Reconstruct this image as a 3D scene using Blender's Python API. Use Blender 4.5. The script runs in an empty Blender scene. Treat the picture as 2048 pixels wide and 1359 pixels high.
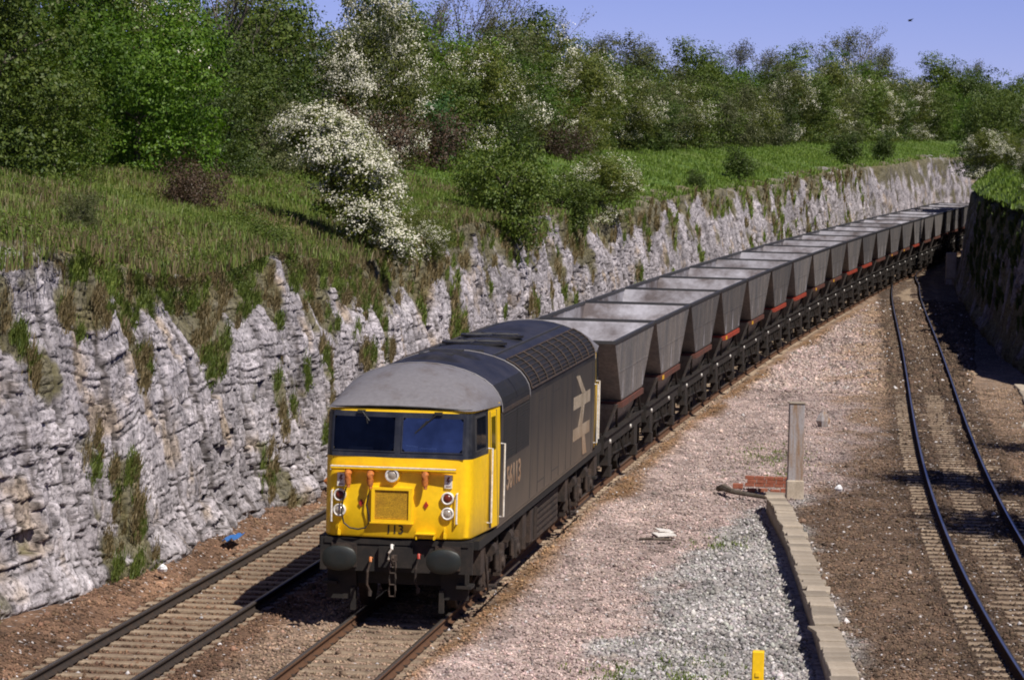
import bpy, math, random
import numpy as np
from mathutils import Vector, Matrix

random.seed(7)
RNG = np.random.default_rng(11)
SC = bpy.context.scene
COL = SC.collection

# ---------------------------------------------------------------- camera
CAM_POS = (9.20602, -55.881909, 8.036505)
R_ = (0.990992, 0.131927, 0.023016); U_ = (-0.030618, 0.05588, 0.997968); F_ = (-0.130373, 0.989683, -0.059416)
cam_d = bpy.data.cameras.new('camera'); cam = bpy.data.objects.new('camera', cam_d); COL.objects.link(cam)
cam_d.sensor_width = 36.0; cam_d.lens = 6918.62 * 36.0 / 2048.0
cam_d.clip_start = 0.5; cam_d.clip_end = 6000
cam.matrix_world = Matrix(((R_[0], U_[0], -F_[0], CAM_POS[0]), (R_[1], U_[1], -F_[1], CAM_POS[1]), (R_[2], U_[2], -F_[2], CAM_POS[2]), (0, 0, 0, 1)))
SC.camera = cam

# ---------------------------------------------------------------- sky and sun
SUN_DIR = Vector((0.55, -0.55, 1.0)).normalized()
SUN_EL = math.asin(SUN_DIR.z); SUN_AZ = math.atan2(SUN_DIR.x, SUN_DIR.y)
w = bpy.data.worlds.new('World'); SC.world = w; w.use_nodes = True
nt = w.node_tree; nt.nodes.clear()
sky = nt.nodes.new('ShaderNodeTexSky'); sky.sky_type = 'NISHITA'; sky.sun_disc = False
sky.sun_elevation = SUN_EL; sky.sun_rotation = SUN_AZ
sky.air_density = 0.5; sky.dust_density = 0.0; sky.ozone_density = 3.0; sky.altitude = 200
mx = nt.nodes.new('ShaderNodeMix'); mx.data_type = 'RGBA'; mx.blend_type = 'MULTIPLY'; mx.inputs['Factor'].default_value = 1
mx.inputs['B'].default_value = (1.03, 0.86, 1.31, 1)
bg = nt.nodes.new('ShaderNodeBackground'); bg.inputs['Strength'].default_value = 0.062
wo = nt.nodes.new('ShaderNodeOutputWorld')
nt.links.new(sky.outputs[0], mx.inputs['A']); nt.links.new(mx.outputs['Result'], bg.inputs[0]); nt.links.new(bg.outputs[0], wo.inputs[0])
sl = bpy.data.lights.new('sun', 'SUN'); sl.energy = 5.0; sl.angle = math.radians(0.5); sl.color = (1.0, 0.94, 0.85)
so = bpy.data.objects.new('sun', sl); COL.objects.link(so); so.location = (30, -30, 60)
so.rotation_euler = (-SUN_DIR).to_track_quat('-Z', 'Y').to_euler()
SC.view_settings.view_transform = 'Standard'; SC.view_settings.look = 'None'
SC.view_settings.exposure = 0.2; SC.view_settings.gamma = 1.0
SC.cycles.filter_width = 1.9

# ---------------------------------------------------------------- helpers
def tag(o, label=None, cat=None, group=None, kind=None):
    if label: o['label'] = label
    if cat: o['category'] = cat
    if group: o['group'] = group
    if kind: o['kind'] = kind
    return o

def empty(name, loc=(0, 0, 0), rz=0, parent=None):
    o = bpy.data.objects.new(name, None); COL.objects.link(o); o.location = loc; o.rotation_euler = (0, 0, rz)
    o.empty_display_size = 0.2
    if parent: o.parent = parent
    return o

def link(name, me, mat=None, parent=None):
    o = bpy.data.objects.new(name, me); COL.objects.link(o)
    if mat: me.materials.append(mat)
    if parent: o.parent = parent
    return o

def np_mesh(name, V, Fc, mat=None, parent=None, col=None, smooth=False):
    """V (n,3); Fc (m,k) int array"""
    V = np.ascontiguousarray(V, dtype=np.float32); Fc = np.ascontiguousarray(Fc, dtype=np.int32)
    me = bpy.data.meshes.new(name); m, k = Fc.shape
    me.vertices.add(len(V)); me.vertices.foreach_set('co', V.ravel())
    me.loops.add(m * k); me.loops.foreach_set('vertex_index', Fc.ravel())
    me.polygons.add(m); me.polygons.foreach_set('loop_start', np.arange(0, m * k, k, dtype=np.int32))
    me.polygons.foreach_set('loop_total', np.full(m, k, dtype=np.int32))
    if smooth: me.polygons.foreach_set('use_smooth', np.ones(m, dtype=bool))
    me.update(calc_edges=True)
    if col is not None:
        a = me.color_attributes.new('Col', 'FLOAT_COLOR', 'POINT')
        c = np.ones((len(V), 4), dtype=np.float32); c[:, :3] = col; a.data.foreach_set('color', c.ravel())
    return link(name, me, mat, parent)

class MB:
    def __init__(s): s.v = []; s.f = []
    def add(s, vs, fs):
        b = len(s.v); s.v += [tuple(v) for v in vs]; s.f += [tuple(b + i for i in f) for f in fs]; return s
    def box(s, x0, x1, y0, y1, z0, z1, rot=None, org=None):
        vs = [(x, y, z) for z in (z0, z1) for y in (y0, y1) for x in (x0, x1)]
        if rot is not None:
            c = Vector(org) if org else Vector(((x0 + x1) / 2, (y0 + y1) / 2, (z0 + z1) / 2))
            vs = [tuple(c + rot @ (Vector(v) - c)) for v in vs]
        return s.add(vs, [(0, 2, 3, 1), (4, 5, 7, 6), (0, 1, 5, 4), (2, 6, 7, 3), (0, 4, 6, 2), (1, 3, 7, 5)])
    def bbox(s, x0, x1, y0, y1, z0, z1, b=.01):
        """box with chamfered edges along z and top/bottom"""
        o = [(x0 + b, y0), (x1 - b, y0), (x1, y0 + b), (x1, y1 - b), (x1 - b, y1), (x0 + b, y1), (x0, y1 - b), (x0, y0 + b)]
        cx, cy = (x0 + x1) / 2, (y0 + y1) / 2
        kx = 1 - b / max(1e-6, (x1 - x0) / 2); ky = 1 - b / max(1e-6, (y1 - y0) / 2)
        i_ = [(cx + (x - cx) * kx, cy + (y - cy) * ky) for x, y in o]
        return s.rings([[(x, y, z0) for x, y in i_], [(x, y, z0 + b) for x, y in o], [(x, y, z1 - b) for x, y in o], [(x, y, z1) for x, y in i_]], True, True)
    def rings(s, R, closed=True, caps=True):
        n = len(R[0]); b = len(s.v)
        for r in R: s.v += [tuple(p) for p in r]
        for i in range(len(R) - 1):
            for j in range(n if closed else n - 1):
                k = (j + 1) % n
                s.f.append((b + i * n + j, b + i * n + k, b + (i + 1) * n + k, b + (i + 1) * n + j))
        if caps and closed:
            s.f.append(tuple(b + j for j in reversed(range(n)))); s.f.append(tuple(b + (len(R) - 1) * n + j for j in range(n)))
        return s
    def cyl(s, a, b, r0, r1=None, n=12, sx=1.0, caps=True):
        a = Vector(a); b = Vector(b); r1 = r0 if r1 is None else r1
        d = (b - a).normalized(); t = Vector((0, 0, 1)) if abs(d.z) < .9 else Vector((1, 0, 0))
        u = d.cross(t).normalized(); v = u.cross(d)
        ring = lambda c, r: [tuple(c + (u * math.cos(2 * math.pi * i / n) * sx + v * math.sin(2 * math.pi * i / n)) * r) for i in range(n)]
        return s.rings([ring(a, r0), ring(b, r1)], True, caps)
    def tube(s, pts, r, n=6):
        P = [Vector(p) for p in pts]; rr = r if isinstance(r, (list, tuple)) else [r] * len(P); R = []
        for i, p in enumerate(P):
            d = (P[min(i + 1, len(P) - 1)] - P[max(i - 1, 0)]).normalized()
            t = Vector((0, 0, 1)) if abs(d.z) < .95 else Vector((1, 0, 0)); u = d.cross(t).normalized(); v = u.cross(d)
            R.append([tuple(p + (u * math.cos(2 * math.pi * k / n) + v * math.sin(2 * math.pi * k / n)) * rr[i]) for k in range(n)])
        return s.rings(R, True, True)
    def lathe(s, c, axis, prof, n=20):
        """prof [(dist along axis, radius)]"""
        c = Vector(c); d = Vector(axis).normalized(); t = Vector((0, 0, 1)) if abs(d.z) < .9 else Vector((1, 0, 0))
        u = d.cross(t).normalized(); v = u.cross(d)
        return s.rings([[tuple(c + d * a + (u * math.cos(2 * math.pi * k / n) + v * math.sin(2 * math.pi * k / n)) * r) for k in range(n)] for a, r in prof], True, True)
    def prism(s, poly, axis, a0, a1):
        """poly 2D list extruded along axis 'x','y','z'"""
        f = {'x': lambda p, a: (a, p[0], p[1]), 'y': lambda p, a: (p[0], a, p[1]), 'z': lambda p, a: (p[0], p[1], a)}[axis]
        return s.rings([[f(p, a0) for p in poly], [f(p, a1) for p in poly]], True, True)
    def build(s, name, mat=None, parent=None, smooth=None, xf=None):
        me = bpy.data.meshes.new(name)
        vs = s.v if xf is None else [tuple(xf @ Vector(v)) for v in s.v]
        me.from_pydata(vs, [], s.f); me.update()
        import bmesh
        bm = bmesh.new(); bm.from_mesh(me); bmesh.ops.recalc_face_normals(bm, faces=bm.faces); bm.to_mesh(me); bm.free()
        if smooth:
            me.polygons.foreach_set('use_smooth', [True] * len(me.polygons))
            me.set_sharp_from_angle(angle=math.radians(smooth))
        return link(name, me, mat, parent)

def H(*k):
    h = np.zeros(np.broadcast(*k).shape, dtype=np.uint32) + np.uint32(2166136261)
    for a in k:
        h = (h ^ (np.asarray(a).astype(np.int64) & 0xffffffff).astype(np.uint32)) * np.uint32(16777619)
        h ^= h >> np.uint32(15); h = h * np.uint32(2246822519); h ^= h >> np.uint32(13)
    return (h & np.uint32(0xffffff)).astype(np.float64) / 0xffffff

def vn(x, y, seed=0):
    xi = np.floor(x); yi = np.floor(y); fx = x - xi; fy = y - yi
    fx = fx * fx * (3 - 2 * fx); fy = fy * fy * (3 - 2 * fy)
    a = H(xi, yi, seed); b = H(xi + 1, yi, seed); c = H(xi, yi + 1, seed); d = H(xi + 1, yi + 1, seed)
    return (a * (1 - fx) + b * fx) * (1 - fy) + (c * (1 - fx) + d * fx) * fy

def fbm(x, y, seed=0, o=4):
    r = 0; a = .5; t = 0
    for i in range(o):
        r = r + a * vn(x * 2 ** i, y * 2 ** i, seed + i * 17); t += a; a *= .5
    return r / t

def sst(a, b, x):
    t = np.clip((x - a) / (b - a), 0, 1); return t * t * (3 - 2 * t)

# ---------------------------------------------------------------- materials
def M(name, rough=.7, metal=0.0, spec=.5):
    m = bpy.data.materials.new(name); m.use_nodes = True; b = m.node_tree.nodes['Principled BSDF']
    b.inputs['Roughness'].default_value = rough; b.inputs['Metallic'].default_value = metal
    b.inputs['Specular IOR Level'].default_value = spec
    return m, m.node_tree, b

def nd(nt, t, **kw):
    n = nt.nodes.new(t)
    for k, v in kw.items():
        if k in n.inputs: n.inputs[k].default_value = v
        else: setattr(n, k, v)
    return n

def mixc(nt, bt, fac, a, b):
    n = nt.nodes.new('ShaderNodeMix'); n.data_type = 'RGBA'; n.blend_type = bt
    for key, v in (('Factor', fac), ('A', a), ('B', b)):
        if hasattr(v, 'is_output'): nt.links.new(v, n.inputs[key])
        elif key == 'Factor': n.inputs[key].default_value = v
        else: n.inputs[key].default_value = (*v, 1) if len(v) == 3 else v
    return n.outputs['Result']

def ramp(nt, src, stops):
    r = nt.nodes.new('ShaderNodeValToRGB'); e = r.color_ramp.elements
    while len(e) < len(stops): e.new(.5)
    for i, (p, c) in enumerate(stops):
        e[i].position = p; e[i].color = (c, c, c, 1) if not isinstance(c, (tuple, list)) else (*c, 1)
    nt.links.new(src, r.inputs[0]); return r.outputs[0]

def coords(nt, scale=(1, 1, 1), which='Object'):
    t = nt.nodes.new('ShaderNodeTexCoord'); m = nt.nodes.new('ShaderNodeMapping'); m.inputs['Scale'].default_value = scale
    nt.links.new(t.outputs[which], m.inputs[0]); return m.outputs[0]

def noise(nt, vec, scale, detail=4, rough=.6):
    n = nd(nt, 'ShaderNodeTexNoise', Scale=scale, Detail=detail, Roughness=rough); nt.links.new(vec, n.inputs['Vector']); return n.outputs['Fac']

def dirty(name, base, dirt, rough=.6, metal=0., scale=2., amount=(.45, .75), stretch=(1, 1, 1), bump=0., spec=.5, fine=25., finev=.25, rnd=False):
    """paint or metal with grime of its own in patches and streaks"""
    m, nt, b = M(name, rough, metal, spec)
    v = coords(nt, stretch)
    if rnd:
        oi = nt.nodes.new('ShaderNodeObjectInfo'); vm = nt.nodes.new('ShaderNodeVectorMath'); vm.operation = 'ADD'; nt.links.new(v, vm.inputs[0]); nt.links.new(oi.outputs['Location'], vm.inputs[1]); v = vm.outputs[0]
    f = ramp(nt, noise(nt, v, scale, 6, .65), [(amount[0], 0.), (amount[1], 1.)])
    c = mixc(nt, 'MIX', f, base, dirt)
    f2 = ramp(nt, noise(nt, coords(nt), fine, 3), [(.3, 1 - finev), (.7, 1 + finev * .5)])
    c = mixc(nt, 'MULTIPLY', 1.0, c, f2); nt.links.new(c, b.inputs['Base Color'])
    if bump:
        bp = nd(nt, 'ShaderNodeBump', Strength=bump, Distance=.02); nt.links.new(noise(nt, coords(nt), fine, 4), bp.inputs['Height']); nt.links.new(bp.outputs[0], b.inputs['Normal'])
    return m

def vary_obj(m, lo, hi):
    nt = m.node_tree; b = nt.nodes['Principled BSDF']; src = b.inputs['Base Color'].links[0].from_socket
    oi = nt.nodes.new('ShaderNodeObjectInfo'); nt.links.new(mixc(nt, 'MULTIPLY', 1., src, ramp(nt, oi.outputs['Random'], [(0., lo), (1., hi)])), b.inputs['Base Color']); return m
YEL = (.93, .58, .008)
MAT = {}
MAT['yellow'] = dirty('warning_yellow', YEL, (.80, .45, .012), .42, 0, 1.6, (.48, .8), (2, 2, .5), fine=9, finev=.1)
MAT['yellow2'] = dirty('grille_yellow', (.60, .34, .015), (.42, .22, .012), .7, 0, 6, (.4, .8), fine=60, finev=.5)
MAT['blackband'] = dirty('window_band', (.018, .02, .028), (.05, .05, .055), .35, 0, 3)
MAT['bodyside'] = dirty('grimy_body', (.030, .029, .032), (.070, .058, .048), .5, 0, 1.1, (.35, .75), (1, 1.6, .35), fine=18, finev=.22)
def low_dirt(m, col, z0, z1, amt):
    nt = m.node_tree; b = nt.nodes['Principled BSDF']; src = b.inputs['Base Color'].links[0].from_socket
    t = nt.nodes.new('ShaderNodeTexCoord'); sp = nt.nodes.new('ShaderNodeSeparateXYZ'); nt.links.new(t.outputs['Object'], sp.inputs[0])
    mr = nt.nodes.new('ShaderNodeMapRange'); mr.inputs['From Min'].default_value = z0; mr.inputs['From Max'].default_value = z1; mr.inputs['To Min'].default_value = amt; mr.inputs['To Max'].default_value = 0; nt.links.new(sp.outputs['Z'], mr.inputs['Value'])
    f = mixc(nt, 'MULTIPLY', 1., mr.outputs[0], ramp(nt, noise(nt, coords(nt, (1, 1, .4)), 2.5, 5, .7), [(.25, .45), (.65, 1.1)]))
    nt.links.new(mixc(nt, 'MIX', f, src, col), b.inputs['Base Color']); return m
low_dirt(MAT['bodyside'], (.14, .108, .080), 1.35, 2.7, .9)
MAT['panel'] = dirty('side_grille', (.022, .022, .025), (.05, .04, .035), .7, 0, 2, (.4, .8), (1, 2, .6))
MAT['roofgrey'] = dirty('cab_roof_grey', (.185, .175, .185), (.11, .085, .07), .55, 0, 2.2, (.5, .8), (1, .5, 1), fine=14, finev=.15)
MAT['roofdark'] = dirty('roof_dark', (.013, .013, .015), (.042, .038, .040), .5, 0, 1.3, (.4, .8), (1.5, .7, 1), fine=10, finev=.3)
MAT['grime'] = dirty('bogie_grime', (.018, .013, .011), (.075, .046, .032), .8, 0, 3.5, (.35, .75), fine=30, finev=.4, bump=.3)
MAT['chassis'] = dirty('wagon_chassis', (.008, .006, .005), (.034, .021, .015), .8, 0, 3.5, (.4, .75), fine=30, finev=.5, bump=.3)
MAT['beam'] = dirty('beam_black', (.011, .009, .008), (.035, .024, .018), .75, 0, 3, (.45, .8), fine=30, finev=.4)
MAT['black'] = dirty('black_gear', (.008, .008, .008), (.02, .016, .014), .65, 0, 4, fine=30)
MAT['buffer'] = dirty('buffer_grease', (.012, .016, .015), (.02, .018, .014), .5, .0, 6)
MAT['white'] = dirty('white_paint', (.75, .72, .68), (.45, .38, .3), .5, 0, 6, (.5, .8))
MAT['logo'] = dirty('logo_cream', (.42, .35, .27), (.20, .15, .10), .6, 0, 1.6, (.4, .75), (1, 1.5, .7), fine=20, finev=.35)
low_dirt(MAT['logo'], (.30, .17, .09), 1.4, 2.4, .8)
MAT['orange'] = dirty('hose_orange', (.55, .17, .03), (.25, .1, .05), .5, 0, 14)
MAT['red'] = dirty('red_paint', (.42, .03, .012), (.3, .03, .02), .5)
MAT['redlens'] = dirty('red_lens', (.16, .025, .012), (.10, .015, .01), .3)
MAT['lens'] = dirty('lamp_lens', (.55, .48, .40), (.35, .3, .25), .15, .3)
MAT['text'] = dirty('black_lettering', (.012, .012, .012), (.03, .025, .02), .6)
MAT['alu'] = vary_obj(dirty('hopper_outside', (.10, .097, .102), (.21, .18, .162), .6, 0, 1.0, (.35, .75), (1, 1.2, .45), fine=12, finev=.35, rnd=True), .7, 1.35)
MAT['aluin'] = vary_obj(dirty('hopper_inside', (.33, .32, .355), (.10, .082, .082), .6, 0, .75, (.38, .62), (1, .6, 1.4), fine=9, finev=.15, rnd=True), .75, 1.15)  # grime patches, partly standing in for the rim's curved shadows
MAT['rimdark'] = dirty('hopper_rim', (.035, .035, .04), (.06, .055, .05), .6)
MAT['sillred'] = dirty('sill_bright_red', (.38, .05, .022), (.24, .045, .025), .6, 0, 3)
MAT['sillbrown'] = dirty('sill_brown', (.13, .040, .025), (.07, .04, .03), .7, 0, 3)
MAT['plate'] = dirty('yellow_plate', (.75, .42, .03), (.5, .3, .03), .5)
MAT['railtop'] = dirty('worn_rail_head', (.30, .30, .34), (.20, .18, .17), .28, .9, 8, stretch=(1, .1, 1), fine=8, finev=.1)
MAT['railtopdull'] = dirty('dull_rail_head', (.10, .085, .075), (.06, .045, .035), .45, .4, 8, fine=8, finev=.1)
MAT['rust'] = dirty('rail_rust', (.12, .055, .025), (.07, .035, .02), .85, 0, 6, fine=30, finev=.3)
MAT['brownrail'] = dirty('brown_rail_side', (.050, .030, .019), (.085, .048, .026), .95, 0, 6, spec=.1)
MAT['darkrust'] = dirty('dark_rail_side', (.03, .022, .018), (.06, .035, .022), .85, 0, 6)
MAT['sleeper'] = vary_obj(dirty('sleeper_concrete', (.35, .27, .19), (.17, .115, .075), .85, 0, 2.6, (.35, .7), fine=25, finev=.3, bump=.3), .75, 1.15)
MAT['lid'] = vary_obj(dirty('trough_concrete', (.40, .34, .27), (.24, .19, .14), .85, 0, 3, (.4, .8), fine=22, finev=.2, bump=.3), .72, 1.25)
MAT['post'] = dirty('weathered_post', (.34, .32, .33), (.24, .13, .05), .75, 0, 1.4, (.42, .7), (6, 6, .7), fine=20, finev=.2, bump=.2)
MAT['brick'] = dirty('red_brick', (.30, .09, .05), (.36, .16, .10), .85, 0, 7, fine=25, finev=.3, bump=.4)
MAT['blue'] = dirty('blue_sheet', (.04, .15, .42), (.08, .2, .42), .5)
MAT['bark'] = dirty('bark', (.09, .07, .05), (.16, .14, .12), .9, 0, 5, fine=20, finev=.3)
MAT['twig'] = dirty('pale_twig', (.16, .13, .11), (.10, .08, .07), .9, 0, 5)
MAT['interior'] = dirty('cab_interior', (.05, .06, .08), (.02, .02, .03), .8)
MAT['paper'] = dirty('white_papers', (.8, .8, .82), (.5, .5, .55), .8, 0, 9)

def glass(name, tint, refl, rough=.03):
    m = bpy.data.materials.new(name); m.use_nodes = True; nt = m.node_tree; nt.nodes.clear(); out = nt.nodes.new('ShaderNodeOutputMaterial')
    tr = nt.nodes.new('ShaderNodeBsdfTransparent'); tr.inputs[0].default_value = (*tint, 1); gl = nd(nt, 'ShaderNodeBsdfGlossy', Roughness=rough); gl.inputs[0].default_value = (.80, .82, .80, 1)
    ms = nt.nodes.new('ShaderNodeMixShader'); nt.links.new(ramp(nt, noise(nt, coords(nt), 3, 3), [(.35, refl * .7), (.65, refl * 1.2)]), ms.inputs[0])
    nt.links.new(tr.outputs[0], ms.inputs[1]); nt.links.new(gl.outputs[0], ms.inputs[2]); nt.links.new(ms.outputs[0], out.inputs[0]); return m
MAT['glass'] = glass('cab_glass', (.45, .50, .60), .30)
MAT['glass_dark_refl'] = glass('cab_glass_dark_refl', (.25, .27, .32), .045, .12)  # left pane: darker reflection put into the tint and low gloss

def attr_mat(name, rough, vscale, vlo, vhi, bump, bdist=.02, white=0., spec=.3, stretch=(1, 1, 1)):
    m, nt, b = M(name, rough, 0, spec)
    a = nd(nt, 'ShaderNodeAttribute', attribute_name='Col'); v = coords(nt, stretch)
    vo = nd(nt, 'ShaderNodeTexVoronoi', Scale=vscale); nt.links.new(v, vo.inputs['Vector'])
    sp = nt.nodes.new('ShaderNodeSeparateColor'); nt.links.new(vo.outputs['Color'], sp.inputs[0])
    c = mixc(nt, 'MULTIPLY', 1., a.outputs['Color'], ramp(nt, sp.outputs[0], [(0., vlo), (1., vhi)]))
    v2 = nd(nt, 'ShaderNodeTexVoronoi', Scale=vscale * .28); nt.links.new(v, v2.inputs['Vector']); s2 = nt.nodes.new('ShaderNodeSeparateColor'); nt.links.new(v2.outputs['Color'], s2.inputs[0])
    c = mixc(nt, 'MULTIPLY', 1., c, ramp(nt, s2.outputs[0], [(0., .80), (1., 1.2)]))
    if white:
        c = mixc(nt, 'MIX', ramp(nt, sp.outputs[1], [(1 - white, 0.), (1 - white + .01, .75)]), c, (.55, .52, .52))
    c = mixc(nt, 'MULTIPLY', 1., c, ramp(nt, noise(nt, v, vscale * .12, 4), [(.3, .82), (.7, 1.15)]))
    nt.links.new(c, b.inputs['Base Color'])
    bp = nd(nt, 'ShaderNodeBump', Strength=bump, Distance=bdist); bp.invert = True
    nt.links.new(vo.outputs['Distance'], bp.inputs['Height']); nt.links.new(bp.outputs[0], b.inputs['Normal'])
    return m
MAT['ballast'] = attr_mat('ballast', .9, 19, .55, 1.4, .7, .045, .03)
MAT['stones'] = attr_mat('loose_stones', .85, 60, .85, 1.15, .2)

def cliff_mat():
    m, nt, b = M('limestone', .9, 0, .2)
    a = nd(nt, 'ShaderNodeAttribute', attribute_name='Col')
    def cells(scl, k, warp):
        v = coords(nt, scl); n0 = nd(nt, 'ShaderNodeTexNoise', Scale=1.0, Detail=3); nt.links.new(v, n0.inputs['Vector'])
        wv = nt.nodes.new('ShaderNodeVectorMath'); wv.operation = 'MULTIPLY_ADD'; wv.inputs[1].default_value = (warp, warp, warp)
        nt.links.new(n0.outputs['Color'], wv.inputs[0]); nt.links.new(v, wv.inputs[2])
        vo = nd(nt, 'ShaderNodeTexVoronoi', Scale=k); vo.distance = 'CHEBYCHEV'; nt.links.new(wv.outputs[0], vo.inputs['Vector'])
        sp = nt.nodes.new('ShaderNodeSeparateColor'); nt.links.new(vo.outputs['Color'], sp.inputs[0]); return sp.outputs
    c1 = cells((1, 1, 2.4), 3.2, .5); c2 = cells((1, 1, 1.7), 9., .4)
    c = mixc(nt, 'MULTIPLY', 1., a.outputs['Color'], ramp(nt, c1[0], [(0., .74), (.35, 1.), (1., 1.18)]))
    c = mixc(nt, 'MULTIPLY', 1., c, ramp(nt, c2[0], [(0., .40), (.18, .86), (.5, 1.05), (1., 1.2)]))
    c = mixc(nt, 'MULTIPLY', 1., c, ramp(nt, noise(nt, coords(nt, (5, 5, 6)), 2.5, 6, .7), [(.33, .50), (.52, 1.12)]))
    nt.links.new(c, b.inputs['Base Color'])
    h1 = nt.nodes.new('ShaderNodeMath'); h1.operation = 'MULTIPLY_ADD'; h1.inputs[1].default_value = .45; nt.links.new(c2[1], h1.inputs[0]); nt.links.new(c1[1], h1.inputs[2])
    h2 = nt.nodes.new('ShaderNodeMath'); h2.operation = 'MULTIPLY_ADD'; h2.inputs[1].default_value = .6; nt.links.new(noise(nt, coords(nt, (6, 6, 9)), 3, 5, .65), h2.inputs[0]); nt.links.new(h1.outputs[0], h2.inputs[2])
    bp = nd(nt, 'ShaderNodeBump', Strength=.9, Distance=.05); nt.links.new(h2.outputs[0], bp.inputs['Height']); nt.links.new(bp.outputs[0], b.inputs['Normal'])
    return m
MAT['cliff'] = cliff_mat()

def leaf_mat(name, c1, c2, trans=.22, rough=.55):
    m, nt, b = M(name, rough, 0, .35)
    g = nt.nodes.new('ShaderNodeNewGeometry'); oi = nt.nodes.new('ShaderNodeObjectInfo')
    c = mixc(nt, 'MIX', g.outputs['Random Per Island'], c1, c2)
    c = mixc(nt, 'MULTIPLY', 1., c, ramp(nt, oi.outputs['Random'], [(0., .75), (1., 1.25)]))
    nt.links.new(c, b.inputs['Base Color'])
    tr = nt.nodes.new('ShaderNodeBsdfTranslucent'); nt.links.new(mixc(nt, 'MULTIPLY', 1., c, (1.3, 1.5, .5)), tr.inputs[0])
    ms = nt.nodes.new('ShaderNodeMixShader'); ms.inputs[0].default_value = trans
    out = nt.nodes['Material Output']; nt.links.new(b.outputs[0], ms.inputs[1]); nt.links.new(tr.outputs[0], ms.inputs[2]); nt.links.new(ms.outputs[0], out.inputs[0])
    return m
MAT['leaf_bright'] = leaf_mat('leaf_bright', (.045, .105, .008), (.12, .20, .018), .3)
MAT['leaf_dark'] = leaf_mat('leaf_dark', (.026, .050, .008), (.075, .108, .016))
MAT['leaf_mid'] = leaf_mat('leaf_mid', (.042, .078, .010), (.115, .15, .020))
MAT['leaf_olive'] = leaf_mat('leaf_olive', (.055, .068, .026), (.115, .12, .045))
MAT['leaf_hawthorn'] = leaf_mat('leaf_hawthorn', (.05, .075, .010), (.13, .14, .020))
MAT['leaf_spruce'] = leaf_mat('leaf_blue_green', (.018, .055, .012), (.05, .11, .025))
MAT['leaf_bramble'] = leaf_mat('leaf_bramble', (.045, .030, .020), (.085, .052, .032))
MAT['blossom'] = leaf_mat('blossom', (.74, .70, .56), (.92, .89, .80), .15)
MAT['grass'] = leaf_mat('grass_blades', (.080, .135, .020), (.20, .235, .055), .25)
MAT['grass_bright'] = leaf_mat('grass_blades_fresh', (.075, .135, .015), (.15, .21, .035), .3)
MAT['grass_dry'] = leaf_mat('grass_blades_dry', (.11, .085, .04), (.24, .185, .10), .2)
MAT['turf'] = attr_mat('turf', .95, 9, .6, 1.4, .6, .06)

# ---------------------------------------------------------------- track alignment
DS = .5; S_ = np.arange(-90, 470, DS); _x = np.zeros_like(S_); _y = np.zeros_like(S_); _t = np.zeros_like(S_)
_y[0] = -90.
for _i in range(1, len(S_)):
    s0 = S_[_i - 1] + DS / 2
    k = 0 if s0 < 10 else ((.00064 - .00000319 * s0) if s0 < 200 else .0012)
    _t[_i] = _t[_i - 1] + k * DS
    _x[_i] = _x[_i - 1] + math.sin(_t[_i - 1] + k * DS / 2) * DS; _y[_i] = _y[_i - 1] + math.cos(_t[_i - 1] + k * DS / 2) * DS
def P(s, t=0.):
    x = np.interp(s, S_, _x); y = np.interp(s, S_, _y); th = np.interp(s, S_, _t)
    return x + t * np.cos(th), y - t * np.sin(th), th
RC = [3.0245108546997836, -9.65359660239594, 10.791205336171725, -8.074344951698329, 10.715366230918939]
def branch_x(y):
    yy = np.asarray(y, dtype=float); v = np.polyval(RC, np.clip(yy, -12, 149) / 100)
    v = v - .0 + np.where(yy < -12, (-12 - yy) * .125, 0)
    mainx = np.interp(yy, _y, _x)
    k = sst(140, 172, yy); return v * (1 - k) + mainx * k
ZT = np.array([(-90, 5.6), (-10, 5.7), (0, 5.65), (3, 5.95), (5.5, 5.6), (9.5, 5.2), (15, 5.05), (20, 5.35), (30, 4.7), (38, 4.85), (47, 5.35), (65, 5.25), (77, 5.05), (92, 5.15), (110, 5.55), (147, 5.5), (171, 5.95), (192, 6.15), (223, 6.25), (250, 6.8), (470, 6.9)])
ZB = np.array([(-90, 6.8), (24, 6.77), (39, 6.65), (51, 6.4), (71, 6.85), (86, 6.9), (135, 7.15), (169, 7.4), (214, 7.65), (254, 7.95), (308, 8.4), (470, 8.6)])
ztop = lambda s: np.interp(s, ZT[:, 0], ZT[:, 1])
zbase = lambda s: np.interp(s, ZB[:, 0], ZB[:, 1])
def left_z(s, t):
    """left plateau height at lateral t (negative)"""
    a = ztop(s); b = zbase(s); k = np.clip((-6.5 - t) / 7.5, 0, 1)
    z = a + (b - a) * (k ** .85) + np.clip(-14 - t, 0, 60) * .035
    return z + (fbm(s * .35, t * .5, 5, 3) - .5) * .35 * np.clip((-6.6 - t) / 1.0, 0, 1)
WR = np.array([(-90, 20), (30, 17), (50, 15.3), (58, 14.2), (63, 12.6), (66, 11.5), (80, 10.6), (100, 9.75), (130, 8.85), (150, 8.45), (180, 8.8), (200, 11.2), (230, 13.6), (300, 24.0), (470, 66)])
wallx = lambda y: np.interp(y, WR[:, 0], WR[:, 1])
def right_z(y, d):
    """right bank height at distance d behind the wall edge"""
    k = np.clip(d / 4.2, 0, 1); return 5.05 + 2.75 * k ** .7 + np.clip(d - 5.5, 0, 60) * .02 + (fbm(y * .3, d * .5, 9, 3) - .5) * .4 * np.clip(d, 0, 1)

def grid_faces(n, m):
    i = np.arange(n - 1)[:, None] * m + np.arange(m - 1)[None, :]
    return np.stack([i, i + 1, i + m + 1, i + m], -1).reshape(-1, 4)

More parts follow.
